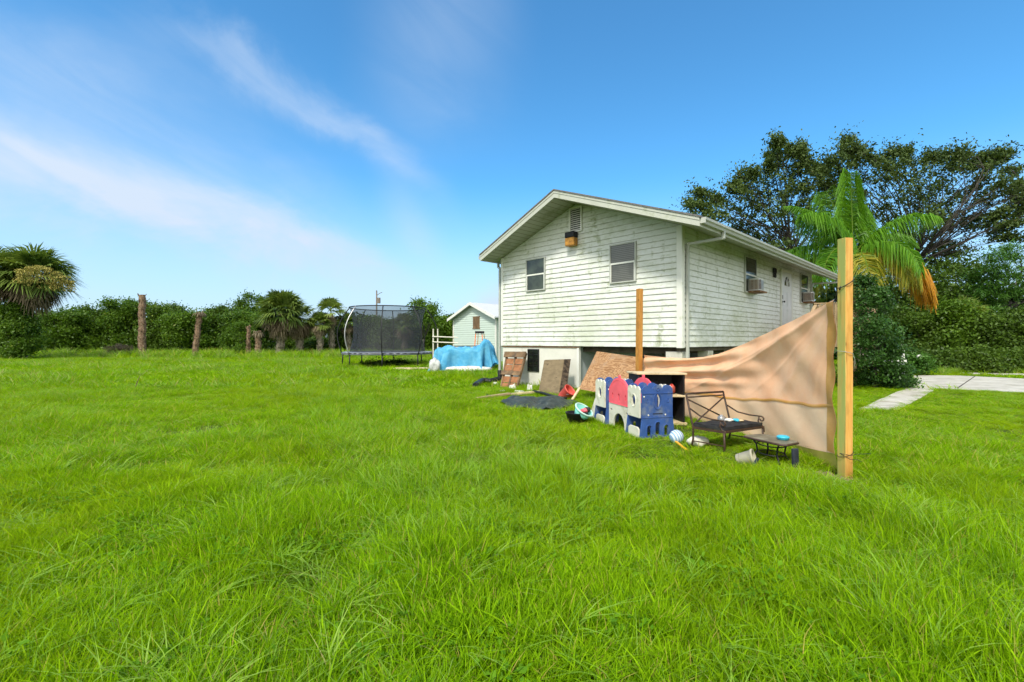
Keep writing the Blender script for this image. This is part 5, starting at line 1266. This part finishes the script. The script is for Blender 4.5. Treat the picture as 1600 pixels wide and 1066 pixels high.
dead_trunk('short dead palm stump with a drooping frayed cap', 403.5, 38, 518, 8, 303, 0)
dead_trunk('thin dead trunk behind the two middle shrubs, tangled in vines', 388, 39, 510, 4.5, 304, 0, False)

# feathery palm --------------------------------------------
def frond(base, d0, length, droop, rg, leaflet=.7, n=70, wd=.028, hang=.55, tl=0, th=1, face=None):
    """returns rachis points and leaflet strips"""
    d = np.array(d0, float); d /= np.linalg.norm(d); p = np.array(base, float); pts = [p.copy()]; N_ = 24
    for i in range(N_):
        d = d+np.array([0, 0, -droop/N_*(.5+1.2*i/N_)]); d /= np.linalg.norm(d); p = p+d*length/N_; pts.append(p.copy())
    pts = np.array(pts); A = []; B = []; Cc = []; T_ = []
    for i in range(n):
        f = .12+.88*i/n; k = f*N_; j = min(int(k), N_-1); q = pts[j]+(pts[j+1]-pts[j])*(k-j); tg = pts[j+1]-pts[j]; tg /= np.linalg.norm(tg)
        sd = np.cross(tg, [0, 0, 1.0]); nn_ = np.linalg.norm(sd); sd = sd/nn_ if nn_ > .05 else np.array([1.0, 0, 0])
        if face is not None: sd = np.array(face, float)
        for s in (-1, 1):
            L_ = leaflet*max(.68 if face is not None else .3, math.sin(math.pi*min(.97, .15+f*.85))**.6)*rg.uniform(.75, 1.2); lift = rg.uniform(-.35, .45)
            dd = sd*s*.8+tg*.55+np.array([0, 0, lift]); dd /= np.linalg.norm(dd)
            b_ = q+dd*L_*.45; c = q+dd*L_*.8; c = c+np.array([0, 0, -hang*L_*rg.uniform(.6, 1.3)]); A.append(q); B.append(b_+np.array([0, 0, -hang*.12*L_])); Cc.append(c); T_.append(rg.uniform(tl, th))
    return pts, strips(np.array(A), np.array(B), np.array(Cc), np.full(len(A), wd), np.array(T_), None, rg)
def feather_palm():
    rg = np.random.default_rng(401); Y = 20.5; c = np.array([X(1333, Y), Y, Z(400, Y)]); bx_ = X(1348, Y)
    o = thing('feather_palm', (bx_, Y, 0), 'feathery palm with bright green fronds and an orange dying frond behind the tall post', 'palm tree')
    spec = [('queen', (-.03, .0, 1), 3.7, .15, 1.4, 1.25, 190), ('queen', (-.16, .2, 1), 3.3, .5, 1.3, 1.1, 120), ('queen', (-.25, .4, .95), 4.2, 1.1, .9, .7, 100),
            ('queen', (.85, .25, .72), 4.2, 1.25, .75, .5, 120), ('queen', (-.95, .1, .55), 4.3, 1.7, .95, 1.1, 140), ('queen', (-.8, -.5, .45), 3.6, 2.2, .8, .9, 110), ('queen', (.3, -.8, .6), 3.4, 2.6, .8, .8, 100),
            ('queenmix', (-.7, .3, .30), 3.4, 2.6, .8, .95, 110), ('queenmix', (.25, -.5, .25), 3.0, 2.8, .8, .9, 90), ('queenmix', (-.25, -.7, .2), 3.0, 3.0, .8, .9, 90), ('queenmix', (.6, -.4, .42), 3.2, 2.8, .85, .95, 110),
            ('queen', (.8, .6, .7), 3.6, 2.2, .8, .8, 90), ('queen', (-.5, .9, .6), 3.4, 2.2, .8, .8, 80), ('queenyellow', (1, -.25, .45), 4.5, 3.0, .75, 1.0, 150), ('queenyellow', (1, -.15, .42), 4.2, 3.0, .7, 1.0, 110), ('queen', (.28, .3, 1), 3.4, .9, 1.2, 1.1, 120), ('queen', (-.55, -.2, .85), 3.9, 1.5, 1.0, 1.0, 120), ('queenmix', (-.9, -.1, .1), 3.2, 2.2, .8, 1.0, 100), ('queen', (.5, -.3, .9), 3.5, 1.6, .95, .9, 110)]
    for i, (mt, d, L_, dr, lf, hg, n) in enumerate(spec):
        pts, (V, Q, T_) = frond(c, d, L_, dr, rg, lf*1.15, int(n*1.8), .036, hg, face=(.97, .25, 0) if i == 0 else ((.8, -.6, 0) if i == 1 else None))
        fo_ = new_obj('frond', np_mesh('frond', V, Q, False, {'tint': T_}), M[mt], o)
        mb = MB(); mb.tube([tuple(p) for p in pts[::2]], [.035*(1-.9*k/len(pts[::2])) for k in range(len(pts[::2]))], 5); mb.build('stalk', M['queenmix'] if mt != 'queenyellow' else M['cream'], fo_, True)
    mb = MB(); mb.tube([(bx_+(c[0]-bx_)*f, Y, -.05+(c[2]-.1)*f) for f in [i/10 for i in range(11)]], [.22, .2, .18, .17, .165, .16, .155, .15, .15, .17, .14], 10); mb.build('trunk', M['palmtrunk'], o, True)
feather_palm()

# right side trees ------------------------------------------
def clus(lst, Y0, rg, scale=1.0):
    out = []
    for (px_, py_, r) in lst:
        Y = Y0+rg.uniform(-2.2, 2.2); q = P(px_, py_, Y); rr_ = r/F*Y*scale*(1 if r > 12 else 1.05)*(1.0 if r > 12 else 1); out.append((q.x, q.y, q.z, rr_, rr_*1.2, rr_*.72))
    return out
rgx = np.random.default_rng(55)
oakA = [(1180, 392, 24), (1145, 362, 20), (1215, 415, 26), (1292, 362, 24), (1298, 310, 18), (1265, 410, 26), (1170, 360, 22), (1082, 316, 8), (1094, 302, 7), (1120, 312, 9), (1148, 292, 9), (1160, 276, 9), (1178, 270, 9), (1204, 262, 9), (1214, 222, 8), (1206, 244, 9), (1249, 232, 8), (1258, 252, 9), (1272, 262, 10), (1286, 268, 9), (1295, 290, 12), (1100, 318, 20), (1092, 330, 16), (1120, 335, 20), (1150, 312, 24), (1175, 290, 22), (1165, 335, 28), (1200, 330, 30), (1215, 295, 28), (1212, 255, 20), (1222, 235, 12), (1245, 265, 18), (1250, 240, 12), (1240, 300, 26), (1270, 285, 20), (1240, 340, 30), (1280, 320, 28), (1200, 365, 26), (1260, 370, 28), (1230, 390, 26), (1190, 310, 18), (1268, 345, 22)]
b0_ = P(1250, 533, 31); tree('oak_tree', 'tall dark airy tree behind the house roof, left of the feathery palm', (b0_.x, 31, 0), P(1238, 400, 31), clus(oakA, 31, rgx), 'leafoak', .20, 'tree', None, 22, 34, .42, .22, 501, stretch=True)
oakB = [(1345, 385, 24), (1378, 408, 26), (1325, 350, 22), (1440, 420, 28), (1400, 430, 26), (1475, 425, 24), (1335, 310, 18), (1460, 340, 18), (1326, 222, 8), (1332, 232, 9), (1302, 252, 9), (1350, 238, 9), (1372, 250, 9), (1396, 238, 9), (1412, 240, 9), (1448, 246, 10), (1468, 246, 9), (1488, 244, 9), (1505, 243, 8), (1530, 248, 9), (1552, 242, 9), (1564, 248, 9), (1578, 268, 10), (1590, 300, 9), (1596, 318, 10), (1560, 335, 9), (1580, 352, 10), (1320, 240, 12), (1310, 262, 18), (1345, 252, 14), (1330, 285, 22), (1360, 290, 24), (1385, 262, 18), (1405, 248, 18), (1425, 262, 22), (1400, 290, 26), (1440, 290, 26), (1470, 262, 20), (1500, 255, 16), (1545, 252, 16), (1560, 244, 12), (1520, 268, 20), (1490, 290, 28), (1540, 285, 18), (1575, 285, 16), (1590, 292, 12), (1455, 315, 26), (1510, 312, 24), (1550, 310, 18), (1475, 340, 24), (1420, 325, 28), (1380, 330, 24), (1440, 360, 26), (1500, 350, 20), (1530, 345, 20), (1570, 340, 18), (1595, 325, 20), (1480, 375, 24), (1420, 385, 28), (1460, 400, 30), (1500, 390, 18), (1395, 360, 22), (1560, 365, 12), (1585, 372, 12), (1350, 330, 20), (1620, 330, 20), (1610, 300, 16)]
b0_ = P(1432, 533, 29); tree('oak_tree', 'broad dark spreading tree whose branches reach the right edge of the sky', (b0_.x, 29, 0), P(1425, 415, 29), clus(oakB, 29, rgx), 'leafoak', .19, 'tree', None, 19, 34, .42, .22, 502, stretch=True)
mid = [(1450, 430, 34), (1490, 440, 34), (1415, 430, 30), (1470, 470, 34), (1430, 470, 34), (1515, 460, 28), (1400, 500, 34), (1385, 455, 24), (1500, 420, 24)]
b0_ = P(1460, 533, 27); tree('leafy_tree', 'dense dark leafy tree below the spreading tree, behind the orange frond', (b0_.x, 27, 0), P(1460, 490, 27), clus(mid, 27, rgx), 'leafdark', .20, 'tree', None, 26, 40, .55, .2, 503)
pine = [(1560, 400, 22), (1590, 392, 22), (1545, 425, 22), (1580, 425, 26), (1610, 410, 26), (1535, 450, 22), (1600, 450, 28), (1565, 465, 26), (1525, 432, 14), (1600, 480, 26), (1550, 490, 26), (1625, 440, 26), (1585, 505, 26), (1630, 480, 26), (1640, 400, 30)]
b0_ = P(1585, 533, 25); tree('pine_tree', 'bright green pine with tufted branches at the right edge of the photo', (b0_.x, 25, 0), P(1582, 470, 25), clus(pine, 25, rgx, .85), 'leafpine', .26, 'tree', None, 12, 60, .40, .22, 504, aspect=.16)
rbush = [(1385, 24, 478, 28, 'leafdark', 'dark shrub between the glossy shrub and the tree trunks'), (1438, 23, 492, 30, 'leafdark', 'dark shrub behind the white blossoms'), (1488, 22.5, 474, 26, 'leafmid', 'yellowish green bush in the middle of the right thicket'),
         (1545, 22, 497, 30, 'leafdark', 'dark bush below the pine, left side'), (1600, 22, 486, 34, 'leafdark', 'dark bush below the pine at the right edge'), (1660, 22, 480, 44, 'leafdark', 'dark bush just beyond the right edge of the photo'),
         (1520, 20.6, 545, 36, 'leafdark', 'low dark shrub at the thicket foot near the far road'), (1450, 21, 548, 34, 'leafdark', 'low dark shrub at the thicket foot behind the white blossoms'), (1590, 20.4, 545, 40, 'leafdark', 'low dark shrub at the thicket foot by the right edge')]
for i, (px_, Y, ty, hw_, mt, lb_) in enumerate(rbush): bush('shrub', lb_, px_, Y, ty, hw_, mt, .15, 600+i, 1.9, group='shrubs of the right thicket', n=20)
fan_palm('fan_palm', 'fan palm half hidden in the right thicket', 1505, 23.5, 580, 492, 34, 620, .16, 10, 22, False, 0, group=None)
o = far_mass('thicket', 14, 90, 33, 5.0, 34000, 'leafdark', 6); tag(o, 'dark mass of trees closing the back of the right thicket', 'thicket')
# glossy shrub behind the tall post
gl = [(1345, 470, 26), (1365, 480, 26), (1352, 510, 28), (1378, 515, 28), (1350, 550, 28), (1378, 550, 32), (1395, 540, 24), (1360, 585, 26), (1385, 588, 26), (1402, 575, 20), (1335, 590, 22), (1340, 530, 20), (1370, 460, 14), (1395, 595, 18), (1410, 598, 12), (1350, 440, 10)]
cl_ = []
for (px_, py_, r) in gl:
    Y = 13.6+rgx.uniform(-.7, .7); q = P(px_, py_, Y); rr_ = r/F*Y*.85; cl_.append((q.x, q.y, max(q.z, .15), rr_, rr_*1.1, rr_*.9))
tree('glossy_shrub', 'tall dark glossy leaved shrub right behind the tall pine post', (X(1368, 13.6), 13.6, 0), (X(1368, 13.6), 13.6, .7), cl_, 'leafglossy', .085, 'shrub', None, 34, 40, .20, .06, 701)
hb_ = thing('blossom_shrub', (X(1432, 18.5), 18.5, 0), 'bright green shrub with one white blossom beside the driveway', 'shrub')
rg = np.random.default_rng(8); cx_ = X(1430, 18.5)
C, T_, _ = clump_centres([(cx_, 18.5, .35, .45, .4, .3), (cx_+.25, 18.4, .45, .3, .3, .3), (cx_-.3, 18.5, .5, .3, .3, .35), (cx_, 18.3, .7, .3, .3, .2)], 24, 30, .2, rg); leafobj('leaves', C[C[:, 2] > .02], .11, T_[C[:, 2] > .02], M['leafpine'], hb_, rngl=rg)
q = P(1437, 558, 18.2); mb = MB(); mb.grid(lambda a, c: Vector((q.x+.10*math.sin(math.pi*c)*math.cos(2*math.pi*a), q.y+.1*math.sin(math.pi*c)*math.sin(2*math.pi*a), q.z-.09*math.cos(math.pi*c)+.012*math.sin(a*40)*math.sin(c*30))), 18, 10, True); mb.build('blossom', M['flower'], hb_)

# ------------------------------------------------------------ grass
def tuft_mesh(name, n, rad, hmin, hmax, wd, lean, curl, seed, dead=.075, segs=3):
    rg = np.random.default_rng(seed); a = rg.uniform(0, 2*np.pi, n); r = rad*np.sqrt(rg.uniform(0, 1, n)); bx_, by_ = r*np.cos(a), r*np.sin(a)
    h = rg.uniform(hmin, hmax, n); la = a+rg.normal(0, 1.1, n); ln = np.abs(rg.normal(lean, lean*.5, n)); cu_ = curl*rg.uniform(.3, 1.5, n)
    w_ = wd*rg.uniform(.6, 1.3, n); fa = rg.uniform(0, 2*np.pi, n); V = []
    for k in range(segs+1):
        f = k/segs; out = h*(ln*f+cu_*f**2.2); z = h*(f-.42*np.minimum(cu_, 1.6)*f**2.6)
        x = bx_+np.cos(la)*out; y = by_+np.sin(la)*out; ww = w_*(1-f**1.6)*.5+.0002
        V.append(np.stack([x-np.cos(fa)*ww, y-np.sin(fa)*ww, z-.01], 1)); V.append(np.stack([x+np.cos(fa)*ww, y+np.sin(fa)*ww, z-.01], 1))
    V = np.stack(V, 1); m_ = 2*(segs+1); b_ = np.arange(n)[:, None]*m_
    Q = np.concatenate([b_+np.array([[2*k, 2*k+1, 2*k+3, 2*k+2]]) for k in range(segs)], 0)
    t = rg.uniform(0, .9, n); t[rg.uniform(0, 1, n) < dead] = 1.0
    return np_mesh(name, V.reshape(-1, 3), Q, False, {'tint': np.repeat(t, m_)})
def weed_mesh(name, seed):
    rg = np.random.default_rng(seed); n = 36; C = rg.normal(size=(n, 3))*np.array([.05, .05, .02]); C[:, 2] = np.abs(C[:, 2])+.03+rg.uniform(0, .05, n)
    V, Q, T_ = leaves_np(C, None, .035, rg.uniform(0, 1, n), up=1.5, aspect=.6, rngl=rg); return np_mesh(name, V, Q, False, {'tint': T_})
def srccol(name, meshes):
    c = bpy.data.collections.new(name)
    for i, (me, mt) in enumerate(meshes):
        me.materials.append(mt); o = bpy.data.objects.new(f'{name}_{i:02d}', me); c.objects.link(o)
    return c
def scatter(name, pts, rot, scl, idx, coll, label):
    me = bpy.data.meshes.new(name); me.vertices.add(len(pts)); me.vertices.foreach_set('co', np.asarray(pts, np.float32).ravel())
    for nm, ty, dat, key in (('rot', 'FLOAT_VECTOR', rot, 'vector'), ('scl', 'FLOAT_VECTOR', scl, 'vector')):
        at = me.attributes.new(nm, ty, 'POINT'); at.data.foreach_set(key, np.asarray(dat, np.float32).ravel())
    at = me.attributes.new('idx', 'INT', 'POINT'); at.data.foreach_set('value', np.asarray(idx, np.int32))
    o = bpy.data.objects.new(name, me); COL.objects.link(o); tag(o, label, 'grass', None, 'stuff')
    ng = bpy.data.node_groups.new(name, 'GeometryNodeTree'); ng.interface.new_socket('Geometry', in_out='INPUT', socket_type='NodeSocketGeometry'); ng.interface.new_socket('Geometry', in_out='OUTPUT', socket_type='NodeSocketGeometry')
    gi = ng.nodes.new('NodeGroupInput'); go = ng.nodes.new('NodeGroupOutput'); ci = ng.nodes.new('GeometryNodeCollectionInfo'); ci.inputs['Collection'].default_value = coll; ci.inputs['Separate Children'].default_value = True; ci.inputs['Reset Children'].default_value = True
    ip = ng.nodes.new('GeometryNodeInstanceOnPoints'); ip.inputs['Pick Instance'].default_value = True
    def na(nm, ty): n = ng.nodes.new('GeometryNodeInputNamedAttribute'); n.data_type = ty; n.inputs[0].default_value = nm; return next(s for s in n.outputs if s.enabled and s.name == 'Attribute')
    L_ = ng.links.new; L_(gi.outputs[0], ip.inputs['Points']); L_(ci.outputs[0], ip.inputs['Instance']); L_(na('idx', 'INT'), ip.inputs['Instance Index']); L_(na('rot', 'FLOAT_VECTOR'), ip.inputs['Rotation']); L_(na('scl', 'FLOAT_VECTOR'), ip.inputs['Scale']); L_(ip.outputs[0], go.inputs[0])
    md = o.modifiers.new('scatter', 'NODES'); md.node_group = ng; return o
def inpoly(x, y, poly):
    r = np.zeros(len(x), bool); n = len(poly)
    for i in range(n):
        x0, y0 = poly[i][0], poly[i][1]; x1, y1 = poly[(i+1) % n][0], poly[(i+1) % n][1]
        c = ((y0 > y) != (y1 > y)) & (x < (x1-x0)*(y-y0)/(y1-y0+1e-12)+x0); r ^= c
    return r
HP = [H(.1, .1, 0), H(HW-.1, .1, 0), H(HW-.1, HLEN, 0), H(.1, HLEN, 0)]
SP = [S(-sw, 0, 0), S(sw, 0, 0), S(sw, 5, 0), S(-sw, 5, 0)]
def field(n, y0, y1, rg, pw_=1.0):
    """points in a wide wedge in front of the camera (with a margin to each side)"""
    y = np.sqrt(rg.uniform(0, 1, n)*(y1**2-y0**2)+y0**2); hwid = 1.20*y+1.2; x = rg.uniform(-1, 1, n)*hwid
    k = ~inpoly(x, y, HP) & ~inpoly(x, y, SP) & ~inpoly(x, y, WALK) & ~inpoly(x, y, DRV) & ~inpoly(x, y, RD)
    k &= ~(((x-tcen.x)/.78)**2+((y-tcen.y)/.92)**2 < 1); k &= ~((np.hypot((x-hc.x)/.30, (y-hc.y)/.22) < 1) & (rg.uniform(0, 1, n) < .8))
    k &= ~((np.hypot((x-PB.x+.02)/.30, (y-PB.y+.22)/.42) < 1) & (rg.uniform(0, 1, n) < .8))
    return x[k], y[k]
def vnoise(x, y, s, seed):
    rg = np.random.default_rng(seed); v = np.zeros_like(x)
    for i in range(7): a = rg.uniform(0, 6.28); f = s*rg.uniform(.6, 2.0); v += np.sin(x*math.cos(a)*f+y*math.sin(a)*f+rg.uniform(0, 6.28))
    return v/7**.5
Gm, Gp, Gw = M['grass'], M['grasspale'], M['weed']
near_c = srccol('grass_near', [(tuft_mesh('t', 46, .07, .09, .17, .0060, .18, .20, 1), Gm), (tuft_mesh('t', 46, .07, .08, .15, .0058, .32, .35, 2), Gm), (tuft_mesh('t', 38, .06, .11, .20, .0066, .16, .3, 3), Gm),
        (tuft_mesh('t', 26, .06, .12, .24, .0085, .3, .75, 4, .08, 5), Gp), (tuft_mesh('t', 20, .06, .10, .19, .0090, .5, .9, 5, .10, 5), Gp), (tuft_mesh('t', 24, .05, .10, .20, .0105, .35, .55, 7, .02, 5), Gm), (weed_mesh('w', 6), Gw)])
mid_c = srccol('grass_mid', [(tuft_mesh('t', 60, .14, .08, .16, .0075, .3, .4, 11), Gm), (tuft_mesh('t', 60, .14, .07, .15, .0075, .5, .5, 12), Gm), (tuft_mesh('t', 50, .13, .09, .19, .008, .3, .7, 13), Gm), (tuft_mesh('t', 30, .12, .12, .24, .009, .4, 1.0, 14, .12), Gp), (tuft_mesh('t', 24, .10, .08, .16, .009, .6, 1.1, 15, .2), Gp)])
far_c = srccol('grass_far', [(tuft_mesh('t', 70, .38, .09, .19, .022, .4, .4, 21), Gm), (tuft_mesh('t', 70, .38, .08, .18, .022, .5, .5, 22), Gm), (tuft_mesh('t', 60, .34, .10, .24, .022, .4, .6, 23), Gm), (tuft_mesh('t', 40, .3, .14, .30, .024, .5, .9, 24, .15), Gp)])
tall_c = srccol('grass_tall', [(tuft_mesh('t', 46, .25, .4, .95, .035, .35, .5, 31, .1, 4), Gm), (tuft_mesh('t', 40, .2, .5, 1.1, .03, .3, .6, 32, .2, 4), Gp)])
def mk(name, n, y0, y1, coll, probs, seed, hs_, label, palebias=.0):
    rg = np.random.default_rng(seed); x, y = field(n, y0, y1, rg); m_ = len(x)
    nz = vnoise(x, y, 1.1, 3); nz2 = vnoise(x, y, 3.0, 4); rough_ = vnoise(x, y, .55, 9)
    idx = rg.choice(len(probs), m_, p=np.array(probs)/sum(probs))
    # rougher, paler growth gathers in patches to the left; the right-hand lawn is finer
    pal = (rg.uniform(0, 1, m_) < np.clip(.10+.30*nz-.03*x/np.maximum(y, 1)*4, 0, .5)*.4)
    npale = 3; idx = np.where(pal, npale+(rg.integers(0, 2, m_) if len(probs) > 4 else 0), idx)
    h = hs_*(1+.36*nz+.22*nz2); bare = (nz2 < -1.15) & (rg.uniform(0, 1, m_) < .55); h = np.where(bare, h*.45, h)
    h *= np.where((x > .5) & (y > 5) & (y < 11), .88, 1.0); h *= np.where((x > 3.4) & (y > 6), .50, 1.0); h *= np.where((x > 9) & (y > 10.5), .55, 1.0)
    wgt = np.clip(h, .22*hs_, 2.0*hs_); z = hfun(x, y)
    rot = np.stack([rg.normal(0, .10, m_), rg.normal(0, .10, m_), rg.uniform(0, 6.283, m_)], 1); ss = rg.uniform(.8, 1.25, m_)
    scl = np.stack([ss, ss, ss*wgt], 1)
    if y1 < 14:
        hol = vnoise(x, y, 2.1, 12); kp = ~((hol < -1.05) & (rg.uniform(0, 1, m_) < .72)); x, y, z, rot, scl, idx = x[kp], y[kp], z[kp], rot[kp], scl[kp], idx[kp]
    return scatter(name, np.stack([x, y, z], 1), rot, scl, idx, coll, label)
mk('grass', 12500, .9, 4.6, near_c, [.30, .25, .22, .04, .04, .12, .03], 71, 1.05, 'lush bright green grass closest to the camera')
mk('grass', 23000, 4.3, 13.5, mid_c, [.34, .32, .22, .07, .05], 72, 1.0, 'bright green lawn grass of the middle of the yard')
mk('grass', 44000, 13, 52, far_c, [.36, .32, .24, .08], 73, 1.05, 'green lawn grass of the far yard')
rg = np.random.default_rng(74); n = 900; x = rg.uniform(-52, 0, n); y = rg.uniform(36, 46, n)-np.abs(rg.normal(0, 1.5, n)); 
n2 = 500; x = np.concatenate([x, rg.uniform(13, 34, n2)]); y = np.concatenate([y, 19.6+rg.normal(0, .35, n2)]); s_ = np.concatenate([rg.uniform(.5, 1.2, n), rg.uniform(.25, .5, n2)])
kk = ~inpoly(x, y, RD) & ~inpoly(x, y, DRV); x, y, s_ = x[kk], y[kk], s_[kk]
scatter('tall_grass', np.stack([x, y, x*0], 1), np.stack([x*0, x*0, rg.uniform(0, 6.28, len(x))], 1), np.stack([s_, s_, s_], 1), rg.integers(0, 2, len(x)), tall_c, 'tall rough grass at the foot of the hedges')
rg = np.random.default_rng(75); n = 26; x = PB.x-.12+rg.normal(0, .16, n); y = PB.y-.22+rg.normal(0, .14, n)
dry_c = srccol('dry_tuft', [(tuft_mesh('t', 26, .05, .05, .13, .005, .7, .9, 41, .1, 4), leafmat('dry straw', (.34, .28, .14), (.62, .56, .36), .2, None, .8))])
scatter('dry_straw', np.stack([x, y, x*0], 1), np.stack([x*0, x*0, rg.uniform(0, 6.28, n)], 1), np.ones((n, 3)), np.zeros(n), dry_c, 'dry pale straw around the foot of the tall post')
print('objects', len(bpy.data.objects))
